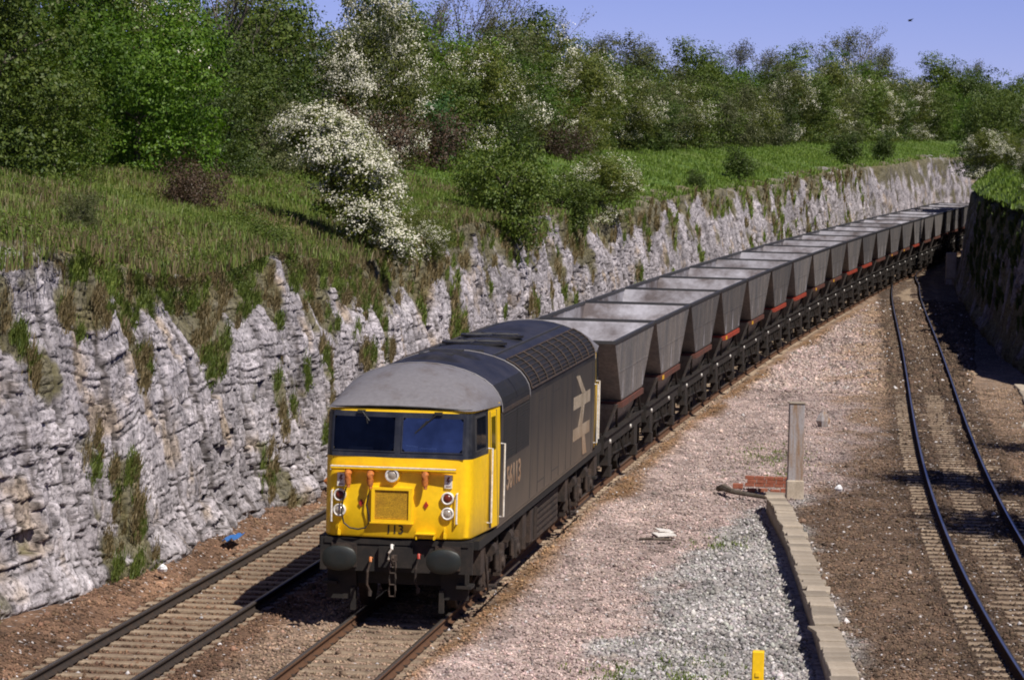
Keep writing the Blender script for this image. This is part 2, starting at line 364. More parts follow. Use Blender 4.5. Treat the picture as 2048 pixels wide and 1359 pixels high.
# ---------------------------------------------------------------- cutting floor
TR = np.array([(-14, 8.0), (-5.5, 7.6), (3.1, 6.85), (13.6, 5.88), (20.9, 5.05)])   # trough centre line (y, x)
trx = lambda y: np.interp(y, TR[:, 0], TR[:, 1])
def floor_z(x, y):
    t = x - np.interp(y, _y, _x); br = branch_x(y)
    z = np.full(np.shape(x), -.24)
    z = np.where(np.abs(t) < 1.35, -.185, z); z = np.where(np.abs(t + 3.43) < 1.35, -.195, z)
    z = np.maximum(z, -.24 + .055 * (1 - sst(1.35, 2.0, np.abs(t)))); z = np.maximum(z, -.24 + .045 * (1 - sst(1.35, 2.0, np.abs(t + 3.43))))
    right = sst(-.02, .12, x - trx(y)) * (1 - sst(18, 30, y)) + sst(18, 30, y) * sst(-3.6, -1.7, x - br)
    z = z + right * .055
    dip = np.exp(-((x - trx(y) + .9) / .8) ** 2) * (y < 24) * .05; z = z - dip
    z = z + (fbm(x * .8, y * .5, 3, 3) - .5) * .08 * (np.abs(t) > 1.6) * (np.abs(x - br) > 1.6) * (np.abs(t + 3.43) > 1.6)
    z = np.maximum(z, -.145 - .09 * sst(1.35, 2.2, np.abs(t)) - 9 * (np.abs(t) < .98)); z = np.maximum(z, -.150 - .09 * sst(1.3, 2.0, t + 3.43) - 9 * ((t + 3.43) < .98) - 9 * (t > -1.4))
    pn = fbm(x * 1.1, y * .8, 61, 3)
    z = np.where((np.abs(x - br) < .66) & (np.abs(x - br) > .30 + .2 * (pn - .5)), -.178 + .05 * sst(.36, .55, pn), z); z = np.where((x - br > .9) & (x - br < 1.5), -.178 + .05 * sst(.40, .6, pn), z)
    z = z + .25 * sst(-4.75, -5.4, t)
    return z
def zone(x, y):
    t = x - np.interp(y, _y, _x); br = branch_x(y)
    n1 = fbm(x * .6, y * .25, 21, 4) - .5; n2 = fbm(x * 1.7, y * 1.1, 33, 3) - .5
    C = lambda *c: np.array(c)
    pink = C(.355, .274, .250); red = C(.20, .118, .075); mid = C(.25, .175, .125); rust = C(.24, .135, .065)
    whit = C(.29, .272, .262); brown = C(.125, .082, .055); tan = C(.26, .18, .125)
    def mx(a, b, k): k = np.asarray(k)[..., None]; return a * (1 - k) + b * k
    c = np.broadcast_to(red, np.shape(x) + (3,)).copy()
    c = mx(c, mid, sst(-2.1, -1.6, t + n1))
    c = mx(c, rust, sst(1.0, 1.15, t + n2 * .3) * .8)
    c = mx(c, pink, sst(1.15, 1.7, t + n1 * .9))
    la = np.interp(y, [-12, -5, 13, 21, 30], [4.1, 4.2, 3.9, 4.5, 5.4])
    c = mx(c, whit, sst(-.3, .5, x - la + n1 * 3.0 + n2 * 1.) * (1 - sst(20, 29, y + n1 * 12)) * (x < trx(y) + .9 + n2 * 1.4))
    far = sst(26, 70, y)
    c = mx(c, brown * (1 - far)[..., None] + tan * far[..., None], sst(-.2, 1.1 , ((x - trx(y) - .1) * 2.0 * (1 - sst(17, 32, y)) + sst(17, 32, y) * (x - br + 3.2) * (.9 - .45 * far)) + n2 * 1.6 + n1 * 2.2))
    c = mx(c, brown * .62, (1 - sst(1.25, 1.7, np.abs(x - br) + n2 * .4)) * .9); c = mx(c, red * .62, (1 - sst(1.2, 1.5, np.abs(t + 3.43) + n2 * .4)) * .7)
    c = mx(c, np.array([.055, .042, .033]), sst(.9, 2.2, x - br + n1) * sst(62, 80, y) * .9)  # shade of the right cliff painted into the ground colour
    c = mx(c, red * .8, sst(4.6, 5.1, -t) * .7)
    stain = np.exp(-((t + 2.0 + n1) / .5) ** 2) * (y < 3) * .5; c = mx(c, red * .55, stain)
    n3 = fbm(x * 3.3, y * 1.6, 47, 3) - .5
    return c * (1 + n1 * .6 + n2 * .6 + n3 * .7)[..., None]

ys = np.concatenate([np.arange(-90, -10, 2.), np.arange(-10, 60, .16), np.arange(60, 150, .4), np.arange(150, 440, 2.)])
xs = np.concatenate([np.arange(-9, 14, .14), np.arange(14, 90, 3.)])
X, Y = np.meshgrid(xs, ys); X = X + np.interp(Y, _y, _x) * np.clip(sst(60, 160, Y), 0, 1)
Z = floor_z(X, Y) + (RNG.random(X.shape) - .5) * .025
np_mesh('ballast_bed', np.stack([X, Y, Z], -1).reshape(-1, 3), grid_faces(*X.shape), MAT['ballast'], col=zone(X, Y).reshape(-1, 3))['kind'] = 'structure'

# the wide ground sheet below everything
MB().add([(-2500, -2500, -.9), (2500, -2500, -.9), (2500, 4500, -.9), (-2500, 4500, -.9)], [(0, 1, 2, 3)]).build('ground', MAT['leaf_dark'])['kind'] = 'structure'

# loose stones on the floor
def stones(name, n, xr, yr, size, cm, keep=None):
    x = RNG.uniform(*xr, n); y = yr[0] + (yr[1] - yr[0]) * RNG.random(n) ** 1.5
    if keep is not None: k = keep(x, y); x = x[k]; y = y[k]
    x = x + np.interp(y, _y, _x) * 0; n = len(x)
    z = floor_z(x, y); r = size * (1 + 4. * cm(x, y)) * RNG.uniform(.5, 1.35, n) * np.where(RNG.random(n) < .03, 1.9, 1)
    base = np.array([(1, 0, 0), (0, 1, 0), (-1, 0, 0), (0, -1, 0), (0, 0, .8), (0, 0, -.5)])
    V = base[None] * r[:, None, None] * RNG.uniform(.6, 1.25, (n, 6, 1)); a = RNG.random(n) * 6.28
    ca, sa = np.cos(a)[:, None], np.sin(a)[:, None]
    V = np.stack([V[..., 0] * ca - V[..., 1] * sa, V[..., 0] * sa + V[..., 1] * ca, V[..., 2]], -1)
    tl = RNG.uniform(-.5, .5, (n, 1)); V[..., 2] += V[..., 0] * tl
    V += np.stack([x, y, z + r * .15], -1)[:, None, :]
    F = np.array([(0, 1, 4), (1, 2, 4), (2, 3, 4), (3, 0, 4), (1, 0, 5), (2, 1, 5), (3, 2, 5), (0, 3, 5)])
    F = (F[None] + np.arange(n)[:, None, None] * 6).reshape(-1, 3)
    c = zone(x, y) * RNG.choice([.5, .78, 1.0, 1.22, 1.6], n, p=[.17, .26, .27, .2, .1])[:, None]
    c = c * RNG.uniform(.95, 1.05, (n, 3)); wh = RNG.random(n) < cm(x, y); c[wh] = np.array([.55, .52, .52]) * RNG.uniform(.7, 1.1, (wh.sum(), 1))
    o = np_mesh(name, V.reshape(-1, 3), F, MAT['stones'], col=np.repeat(c, 6, 0)); o['kind'] = 'stuff'
    return tag(o, 'loose ballast stones lying over the whole cutting floor', 'stones')
offrail = lambda x, y: (np.abs(np.abs(x - np.interp(y, _y, _x)) - .75) > .09) & (np.abs(np.abs(x - np.interp(y, _y, _x) + 3.43) - .75) > .09) & (np.abs(np.abs(x - branch_x(y)) - .75) > .09) & (np.abs(x - trx(y)) > np.where(y < 21.5, .3, -1))
whitefn = lambda x, y: 0.015 + .09 * sst(-.5, .9, x - np.interp(y, [-12, -5, 13, 21, 30], [4.1, 4.2, 3.9, 4.5, 5.4]) + (fbm(x * .6, y * .25, 21, 4) - .5) * 3) * (1 - sst(18, 27, y)) * (x < trx(y) + .5)
stones('ballast_stones', 120000, (-5.6, 11.5), (-9, 62), .032, whitefn, offrail)

stones('far_ballast_stones', 42000, (1.4, 9.5), (58, 125), .055, lambda x, y: .02 + 0 * x, lambda x, y: offrail(x, y) & (x - np.interp(y, _y, _x) > 1.35))['label'] = 'loose pale and dark stones on the far gravel between the two lines'
# ---------------------------------------------------------------- rails and sleepers
def sweep(fn, s0, s1, ds, prof):
    """prof: list of (lateral, z) closed; fn(s)->x,y,th"""
    S = np.arange(s0, s1 + ds, ds); x, y, th = fn(S); pr = np.array(prof); n = len(pr)
    V = np.zeros((len(S), n, 3)); V[..., 0] = x[:, None] + pr[None, :, 0] * np.cos(th)[:, None]
    V[..., 1] = y[:, None] - pr[None, :, 0] * np.sin(th)[:, None]; V[..., 2] = pr[None, :, 1]
    i = np.arange(len(S) - 1)[:, None] * n; j = np.arange(n)[None, :]; j2 = (j + 1) % n
    F = np.stack([i + j, i + j2, i + n + j2, i + n + j], -1).reshape(-1, 4)
    return V.reshape(-1, 3), F
def rail(name, fn, off, s0, s1, parent, head, side):
    foot = [(.07, -.155), (.07, -.145), (.012, -.12), (.010, -.05), (.034, -.04), (.036, -.010), (.03, -.004), (-.03, -.004), (-.036, -.010), (-.034, -.04), (-.010, -.05), (-.012, -.12), (-.07, -.145), (-.07, -.155)]
    V, F = sweep(fn, s0, s1, 1.5, [(a + off, b) for a, b in foot]); o = np_mesh('rail', V, F, side, parent)
    V, F = sweep(fn, s0, s1, 1.5, [(.031 + off, -.0035), (.031 + off, .0), (-.031 + off, .0), (-.031 + off, -.0035)])
    np_mesh('rail_head', V, F, head, o)
def sleeper_mb():
    m = MB(); L = 1.25
    m.rings([[(-L, -.14, -.30), (L, -.14, -.30), (L, .14, -.30), (-L, .14, -.30)],
             [(-L + .02, -.12, -.172), (L - .02, -.12, -.172), (L - .02, .12, -.172), (-L + .02, .12, -.172)],
             [(-L + .04, -.10, -.160), (L - .04, -.10, -.160), (L - .04, .10, -.160), (-L + .04, .10, -.160)]])
    return m
clip = MB()
for sg in (-1, 1):
    for d in (-1, 1):
        clip.cyl((sg * .75 + d * .085, -.06, -.142), (sg * .75 + d * .085, .06, -.142), .016, n=6)
        clip.box(sg * .75 + d * .075 - .03, sg * .75 + d * .075 + .03, -.035, .035, -.16, -.128)
SLP = None
def track(label, fn, off, s0, s1, head, side, jit=.02, sp=.66, individually=(0, 0), zoff=0., vis=None):
    root = empty('railway_track', (0, 0, 0)); tag(root, label, None, 'railway tracks in the cutting', 'structure')
    f2 = lambda s: fn(s, off)
    rail('rail', f2, -.75, s0, s1, root, head, side); rail('rail', f2, .75, s0, s1, root, head, side)
    global SLP
    if SLP is None:
        SLP = (sleeper_mb().build('sleeper', MAT['sleeper']).data, clip.build('rail_clip', MAT['darkrust']).data)
        for o in [o for o in COL.objects if o.data in SLP]: bpy.data.objects.remove(o)
    rest = []
    rr = random.Random(3)
    for k, s in enumerate(np.arange(s0 + .3, s1 - .3, sp)):
        x, y, th = f2(s); a = -float(th) + rr.uniform(-jit, jit); lx = rr.uniform(-.03, .03); zz = rr.uniform(-.004, .004) + zoff
        if individually[0] <= k < individually[1]:
            o = bpy.data.objects.new('sleeper', SLP[0]); COL.objects.link(o); o.parent = root; o.location = (float(x) + lx, float(y), zz); o.rotation_euler = (0, 0, a)
            c = bpy.data.objects.new('rail_clip', SLP[1]); COL.objects.link(c); c.parent = o
        else: rest.append(Matrix.Translation((float(x) + lx, float(y), zz)) @ Matrix.Rotation(a, 4, 'Z'))
    if rest:
        V0 = np.array([v.co for v in SLP[0].vertices]); F0 = np.array([list(f.vertices) for f in SLP[0].polygons if len(f.vertices) == 4])
        V = np.concatenate([V0 @ np.array(m.to_3x3()).T + np.array(m.translation) for m in rest]); F = np.concatenate([F0 + i * len(V0) for i in range(len(rest))])
        o = np_mesh('far_sleepers', V, F, MAT['sleeper'], root); o['kind'] = 'stuff'
    return root
mainfn = lambda s, t: P(s, t)
track('main railway track under the locomotive and its hopper wagons', mainfn, 0., -22, 420, MAT['railtopdull'], MAT['rust'], individually=(20, 42))
track('railway track on the left nearest the cliff with dark rails', mainfn, -3.43, -22, 420, MAT['railtopdull'], MAT['darkrust'], individually=(14, 90))
def brfn(s, t):
    s = np.asarray(s, dtype=float); x = branch_x(s); dx = (branch_x(s + .5) - branch_x(s - .5)); th = np.arctan(dx)
    return x + t * np.cos(th), s - t * np.sin(th), th
track('curving branch track on the right with shiny rails', brfn, 0., -16, 166, MAT['railtop'], MAT['brownrail'], individually=(4, 104), zoff=-.004)

# ---------------------------------------------------------------- limestone cliffs
def cumrand(seed, lo, hi, total, start=0.):
    r = np.random.default_rng(seed); a = start + np.cumsum(r.uniform(lo, hi, int(total / lo) + 4)); return np.concatenate([[start], a])
VJ = cumrand(5, .35, 1.9, 620, -100.); ST = cumrand(6, .10, .44, 14, -2.); SUB = cumrand(8, .05, .13, 14, -2.)
def cliff_depth(s, z, seed=0, amp=1.0):
    """outward bulge in metres and the values the colouring needs"""
    w1 = fbm(s * .45, z * .5, seed + 1, 3) - .5; w2 = fbm(s * 1.9, z * 1.7, seed + 2, 3) - .5
    sw = s + w1 * .45 + w2 * .10 + .05 * z
    col = np.searchsorted(VJ, sw); dv = np.minimum(np.abs(sw - VJ[col - 1]), np.abs(VJ[np.minimum(col, len(VJ) - 1)] - sw))
    rub = sst(.40, .60, fbm(s * .33, z * .45, seed + 11, 3))            # rubbly against smooth patches
    zw = z + (fbm(s * .22, z * 0, seed + 3, 3) - .5) * .8 + (H(col, 3, seed) - .5) * .6 + w2 * .10
    st = np.searchsorted(ST, zw); dz = np.minimum(np.abs(zw - ST[st - 1]), np.abs(ST[st] - zw))
    wd = .22 + .75 * H(st, 9, seed); q = (sw + H(st, 4, seed) * 7) / wd; blk = np.floor(q); db = np.minimum(q - blk, 1 - (q - blk)) * wd
    blkv = H(blk, st, seed + 5); tilt = (H(blk, st, seed + 6) - .5) * (q - blk - .5) * wd * .45
    sb = np.searchsorted(SUB, zw); subv = H(sb, col, seed + 7); dsb = np.minimum(np.abs(zw - SUB[sb - 1]), np.abs(SUB[sb] - zw))
    d = (fbm(s * .16, z * .07, seed + 12, 3) - .5) * .6 + (H(col, 1, seed) - .5) * .22 * (.5 + .5 * rub) + (fbm(s * .7, z * .5, seed + 14, 2) - .5) * .16
    d = d + (blkv - .5) * (.03 + .085 * rub) + (subv - .5) * (.008 + .022 * rub) + tilt * (.2 + .45 * rub)
    deep = (H(blk, st, seed + 21) < .06) * (.25 + .75 * rub)
    crk = np.maximum.reduce([(1 - sst(.01, .05, dv)) * (H(col, 8, seed) > .35), (1 - sst(.0, .028, dz)) * (H(st, col, seed + 9) > .35), (1 - sst(0, .03, db)) * rub, .6 * (1 - sst(0, .02, dsb)) * (H(sb, np.floor(sw / .7), seed + 19) > .74)])
    w3 = (sw * .8 + zw * .6 * (1 - 2 * (vn(s * .12, z * .1, seed + 77) > .5))) / .9; fr = np.abs(w3 - np.round(w3)) * .9; crk = np.maximum(crk, (1 - sst(0, .03, fr)) * (vn(s * .5, z * .5, seed + 78) > .62))
    d = d - deep * .14 - .07 * crk - .2 * (H(col, 2, seed) < .06) * (1 - sst(.04, .12, dv))
    return d * amp, blkv, rub, H(col, 12, seed), crk
def cliff_col(s, z, d, blkv, rub, colv, ztopv, seed, crk, lb=0):
    n1 = fbm(s * .5, z * .8, seed + 31, 4); n2 = fbm(s * 3.1, z * 2.2, seed + 33, 3); n3 = fbm(s * 2.2, z * .35, seed + 34, 4)
    base = np.array([.42, .385, .41]); grey = np.array([.26, .24, .255]); ochre = np.array([.36, .27, .18]); veg = np.array([.095, .085, .035]); pale = np.array([.57, .53, .56])
    def mx(a, b, k): k = np.asarray(k)[..., None]; return a * (1 - k) + b * k
    c = mx(np.broadcast_to(base, s.shape + (3,)), grey, sst(.40, .72, n1) * .8)
    c = mx(c, pale, sst(.5, .75, n3) * .7 * (1 - rub * .5)); c = mx(c, ochre, sst(.60, .8, fbm(s * .9, z * 1.1, seed + 36, 4)) * .7)
    c = c * (.74 + .42 * blkv)[..., None] * (.86 + .2 * colv)[..., None] * (.82 + .36 * n2)[..., None]
    c = mx(c, np.array([.05, .04, .035]), crk * .88)
    if seed == 300: c = c * .5  # right cliff's shade put into its rock colour
    g = (.17 if seed == 300 else 0) + fbm(s * .62, z * .85, seed + 41, 4) + .27 * sst(-2.0, -.1, z - ztopv) + .14 * (n2 - .5) + .16 * np.clip(lb, 0, .6)  # right cliff gets added veg tone to deepen its painted shade
    c = mx(c, veg * (.7 + .8 * n2)[..., None], sst(.58, .68, g) * .85)
    return c, g
def cliff_edge(S, seed): return (vn(S * 1.3, S * 0, seed + 50) - .5) * .4 + (H(np.searchsorted(VJ, S + .6), 77, seed) - .5) * .3
def lean_back(S, K, seed): return .6 * sst(.35, .75, fbm(S * .22, S * 0, seed + 51, 2)) * sst(.62, 1., K)
VEG_SPOTS = []
def build_cliff(name, segs, fn, zt, seed, label):
    """segs: (s0,s1,ds,dz); fn(s,z,d)->x,y ; one mesh for the whole face"""
    Vs, Fs, Cs = [], [], []; base = 0
    for s0, s1, ds, dz in segs:
        s = np.arange(s0, s1 + ds * .5, ds); nz = int(7.0 / dz); k = np.linspace(0, 1, nz)
        S, K = np.meshgrid(s, k, indexing='ij'); edge = cliff_edge(S, seed)
        zz = zt(S) + edge; Zc = -.35 + (zz + .35) * K
        d, bv, rub, cv, crk = cliff_depth(S, Zc, seed); fadeend = np.clip((S - s0) / 1e-6, 0, 1)
        d = d * (1 - .25 * sst(.85, .98, K))
        d = d - .5 * sst(.965, 1.0, K) ** 2 + .35 * sst(.10, 0, K) * 0 + .4 * np.exp(-((Zc - .1) / .35) ** 2) * vn(S * .7, S * 0, seed + 60)
        lb = lean_back(S, K, seed); d = d - lb; x, y = fn(S, K, d); c, g = cliff_col(S, Zc, d, bv, rub, cv, zz, seed, crk, lb)
        jit = (RNG.random(Zc.shape) - .5) * dz * .25; V = np.stack([x, y, Zc + jit], -1)
        # two rows running back under the turf
        xb, yb = fn(S[:, -1:], K[:, -1:], d[:, -1:] - 1.6); V = np.concatenate([V, np.stack([xb, yb, Zc[:, -1:] - .1], -1)], 1)
        c = np.concatenate([c, c[:, -1:]], 1)
        Vs.append(V.reshape(-1, 3)); Fs.append(grid_faces(*V.shape[:2]) + base); Cs.append(c.reshape(-1, 3)); base += V.shape[0] * V.shape[1]
        VEG_SPOTS.append((seed, x.ravel(), y.ravel(), Zc.ravel(), g.ravel(), S.ravel(), K.ravel()))
    o = np_mesh(name, np.concatenate(Vs), np.concatenate(Fs), MAT['cliff'], col=np.concatenate(Cs)); o['kind'] = 'structure'; o['label'] = label
    return o
def lfoot(s): return np.interp(s, [-90, -2, 2, 9, 19, 40], [-6.2, -6.1, -5.55, -5.3, -5.1, -5.05])
def fn_left(s, k, d):
    t = lfoot(s) - .15 - 1.05 * k + d; x, y, th = P(s, t); return x, y
build_cliff('cliff', [(-88, -8, .5, .3), (-8, 34, .045, .036), (34, 90, .085, .05), (90, 200, .17, .09), (200, 420, .6, .25)], fn_left, ztop, 100, 'pale blocky limestone cliff on the left of the cutting')
def fn_right(y, k, d): return wallx(y) + .8 * k - d * .7, y + d * 0
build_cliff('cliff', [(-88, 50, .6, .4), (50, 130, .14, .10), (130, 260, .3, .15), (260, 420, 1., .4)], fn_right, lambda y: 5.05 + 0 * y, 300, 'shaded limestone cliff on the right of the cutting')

# turf on both sides
s = np.concatenate([np.arange(-88, -8, 2), np.arange(-8, 60, .22), np.arange(60, 150, .5), np.arange(150, 440, 1.5)])
t = -np.concatenate([np.arange(6.25, 15.5, .2), np.arange(15.5, 40, 1.5), np.array([45, 60, 100, 200, 500, 1200])])
S, T = np.meshgrid(s, t, indexing='ij'); Tn = T + (T > -6.6) * (fbm(S * 1.1, T * 0, 71, 3) - .5) * .8
Zl = left_z(S, T)
zc_ = ztop(s); e_ = cliff_edge(s, 100); dt_ = cliff_depth(s, zc_ + e_, 100)[0] * .75 - .5; dt_ = dt_ * .4 + np.convolve(np.pad(dt_, 4, mode='edge'), np.ones(9) / 9, 'valid') * .6
te = lfoot(s) - 1.20 - lean_back(s, np.ones_like(s), 100) + dt_; ze = zc_ + e_
T0 = np.stack([te + .10, te - .25, te - .7], 1); Z0 = np.stack([ze - .30, ze + .03, ze * .6 + left_z(s, te - .7) * .4 + .03], 1)
keep = T < (te - .9)[:, None]; T = np.where(keep, T, (te - 1.0)[:, None] - .01 * np.arange(T.shape[1])[None]); Zl = left_z(S, T)
S = np.concatenate([s[:, None]] * 3 + [S], 1); T = np.concatenate([T0, T], 1); Zl = np.concatenate([Z0, Zl], 1); Tn = T; x, y, _ = P(S, Tn)
def turf_col(s, t, z=None):
    n = fbm(s * .35, t * .4, 81, 4); n2 = fbm(s * 2., t * 2., 83, 3)
    fresh = sst(45, 80, s)[..., None]; g = np.array([.10, .125, .03]) * (1 - fresh) + np.array([.07, .12, .02]) * fresh; dry = np.array([.14, .115, .05])
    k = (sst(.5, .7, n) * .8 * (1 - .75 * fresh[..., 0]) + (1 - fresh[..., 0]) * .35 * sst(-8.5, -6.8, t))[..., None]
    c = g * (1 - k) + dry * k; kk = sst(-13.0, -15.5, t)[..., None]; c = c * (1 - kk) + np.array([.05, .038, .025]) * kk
    return c * (.7 + .6 * n2)[..., None]
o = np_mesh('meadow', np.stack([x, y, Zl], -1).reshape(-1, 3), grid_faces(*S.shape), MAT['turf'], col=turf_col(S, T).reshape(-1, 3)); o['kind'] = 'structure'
ysr = np.concatenate([np.arange(-88, 50, 2), np.arange(50, 220, .6), np.arange(220, 440, 4)]); dd = np.concatenate([np.arange(.3, 9, .35), np.array([10, 12, 15, 20, 30, 60, 150, 500, 1200])])
Yr, D = np.meshgrid(ysr, dd, indexing='ij'); Xr = wallx(Yr) + .55 + D + (D < .7) * (fbm(Yr * .9, D * 0, 75, 3) - .5) * .7
o = np_mesh('meadow', np.stack([Xr, Yr, right_z(Yr, D)], -1).reshape(-1, 3), grid_faces(*Yr.shape), MAT['turf'], col=turf_col(Yr, -7 - D).reshape(-1, 3)); o['kind'] = 'structure'

# grass blades
def blades(name, x, y, z, h, wdt, lean, mat, label, outx=None):
    n = len(x); a = RNG.random(n) * 2 * np.pi; hh = h * RNG.uniform(.5, 1.3, n); ww = wdt * RNG.uniform(.7, 1.3, n)
    dx, dy = np.cos(a) * ww, np.sin(a) * ww; la = RNG.random(n) * 2 * np.pi; L = lean * hh * RNG.random(n)
    lx = np.cos(la) * L; ly = np.sin(la) * L
    if outx is not None: lx = lx + outx[0] * hh; ly = ly + outx[1] * hh
    b = np.stack([x, y, z], -1); V = np.zeros((n, 5, 3)); V[:, 0] = b - np.stack([dx, dy, 0 * dx + .03], -1); V[:, 1] = b + np.stack([dx, dy, 0 * dx - .03], -1)
    mid = b + np.stack([lx * .4, ly * .4, hh * .6], -1); V[:, 2] = mid + np.stack([dx, dy, 0 * dx], -1) * .7; V[:, 3] = mid - np.stack([dx, dy, 0 * dx], -1) * .7
    dr = np.hypot(lx, ly); V[:, 4] = b + np.stack([lx, ly, hh * 1.0 - dr * .5], -1)
    F = (np.array([(0, 1, 2), (0, 2, 3), (3, 2, 4)])[None] + np.arange(n)[:, None, None] * 5).reshape(-1, 3)
    o = np_mesh(name, V.reshape(-1, 3), F, mat); o['kind'] = 'stuff'; return tag(o, label, 'grass')
def slope_grass(name, n, sr, tr, h, wdt, mat, label, dens=None, pw=1.):
    s = sr[0] + (sr[1] - sr[0]) * RNG.random(n) ** pw; t = RNG.uniform(*tr, n)
    k = RNG.random(n) < (1.0 if dens is None else dens(s, t)); s, t = s[k], t[k]
    x, y, _ = P(s, t); return blades(name, x, y, left_z(s, t), h, wdt, .7, mat, label)
gd = lambda s, t: .35 + .65 * sst(.4, .6, fbm(s * .8, t * .8, 91, 3))
dn = lambda s, t: sst(.42, .62, fbm(s * .5, t * .5, 92, 3)) + .3 * (t > -7.6)
slope_grass('meadow_grass', 75000, (-6, 60), (-15, -6.2), .24, .012, MAT['grass'], 'long green grass on the slope above the near cliff', gd)
slope_grass('dry_grass', 45000, (-6, 70), (-15, -6.1), .27, .012, MAT['grass_dry'], 'dry brownish grass mixed through the slope above the near cliff', dn)
slope_grass('fresh_grass', 60000, (40, 300), (-15, -6.2), .22, .03, MAT['grass_bright'], 'bright green grass strip above the far cliff', gd, 1.4)
n = 22000; yr = RNG.uniform(60, 200, n); dr_ = RNG.uniform(.2, 9, n)
blades('bank_grass', wallx(yr) + .5 + dr_, yr, right_z(yr, dr_), .22, .03, .7, MAT['grass_bright'], 'green grass on the bank above the right cliff')
def weed_patches(name, n, sr, tr, per, sp, sz, mat, label):
    s = RNG.uniform(*sr, n); t = RNG.uniform(*tr, n); S = np.repeat(s, per) + RNG.normal(0, sp, n * per); T = np.minimum(np.repeat(t, per) + RNG.normal(0, sp, n * per), -6.3); x, y, _ = P(S, T)
    hh = np.repeat(RNG.uniform(.10, .38, n), per); z = left_z(S, T) + hh * RNG.random(n * per)
    o = leaves_mesh(name, np.stack([x, y, z], -1), np.tile([.0, 0, 1.], (n * per, 1)), sz, mat); o['kind'] = 'stuff'; tag(o, label, 'weeds')
LATER = lambda: (weed_patches('meadow_weeds', 260, (-4, 62), (-14.5, -6.4), 75, .22, .035, MAT['leaf_mid'], 'low leafy weeds scattered through the near grass slope'),
    weed_patches('meadow_weeds', 130, (-4, 90), (-14.5, -6.3), 75, .25, .032, MAT['leaf_bramble'], 'dead brown stems scattered through the near grass slope'),
    weed_patches('meadow_weeds', 190, (60, 290), (-14, -6.4), 60, .35, .05, MAT['leaf_mid'], 'darker weeds in the far bright green grass strip'))
# tufts rooted on ledges of the cliff
def tufts(idx, n, per, h, wdt, thr, mat, name, label, seedf, kmin=0.):
    sd, x, y, z, g, s, k = VEG_SPOTS[idx]
    c = np.where((g > thr) & (k > kmin) & (k < .985))[0]
    if not len(c): return
    c0 = RNG.choice(c, n // 3); near = RNG.choice(c0, n); c = near; x0 = np.repeat(x[c], per); y0 = np.repeat(y[c], per); z0 = np.repeat(z[c], per); m = n * per
    sc = np.repeat(RNG.uniform(.5, 1.3, n), per); a = RNG.normal(0, .20, m) * sc; b = RNG.normal(0, .12, m) * sc
    sg = 1 if sd == 100 else -1
    return blades(name, x0 + sg * .02, y0 + a, z0 + b, h * sc, wdt, .9, mat, label, (sg * .22 * np.ones(m), -.06 * np.ones(m)))
tufts(1, 900, 110, .12, .0075, .63, MAT['grass_dry'], 'cliff_grass', 'brown grass tufts hanging from ledges of the near cliff', 0)
tufts(1, 800, 110, .12, .0075, .62, MAT['grass'], 'cliff_grass', 'green grass tufts hanging from ledges of the near cliff', 0)
tufts(1, 420, 90, .14, .008, .62, MAT['grass'], 'cliff_grass', 'green grass overhanging the top edge of the near cliff', 0, .86)
tufts(2, 480, 60, .17, .012, .62, MAT['grass'], 'cliff_grass', 'green grass tufts on the middle stretch of the cliff', 0)
tufts(2, 560, 60, .17, .012, .62, MAT['grass_dry'], 'cliff_grass', 'brown grass tufts on the middle stretch of the cliff', 0)
tufts(3, 600, 35, .24, .022, .62, MAT['grass'], 'cliff_grass', 'green growth on the far stretch of the cliff', 0)
tufts(3, 600, 35, .24, .022, .62, MAT['grass_dry'], 'cliff_grass', 'brown growth on the far stretch of the cliff', 0)
tufts(6, 900, 50, .22, .02, .58, MAT['leaf_dark'], 'cliff_grass', 'dark growth on the shaded right cliff', 0, .3)

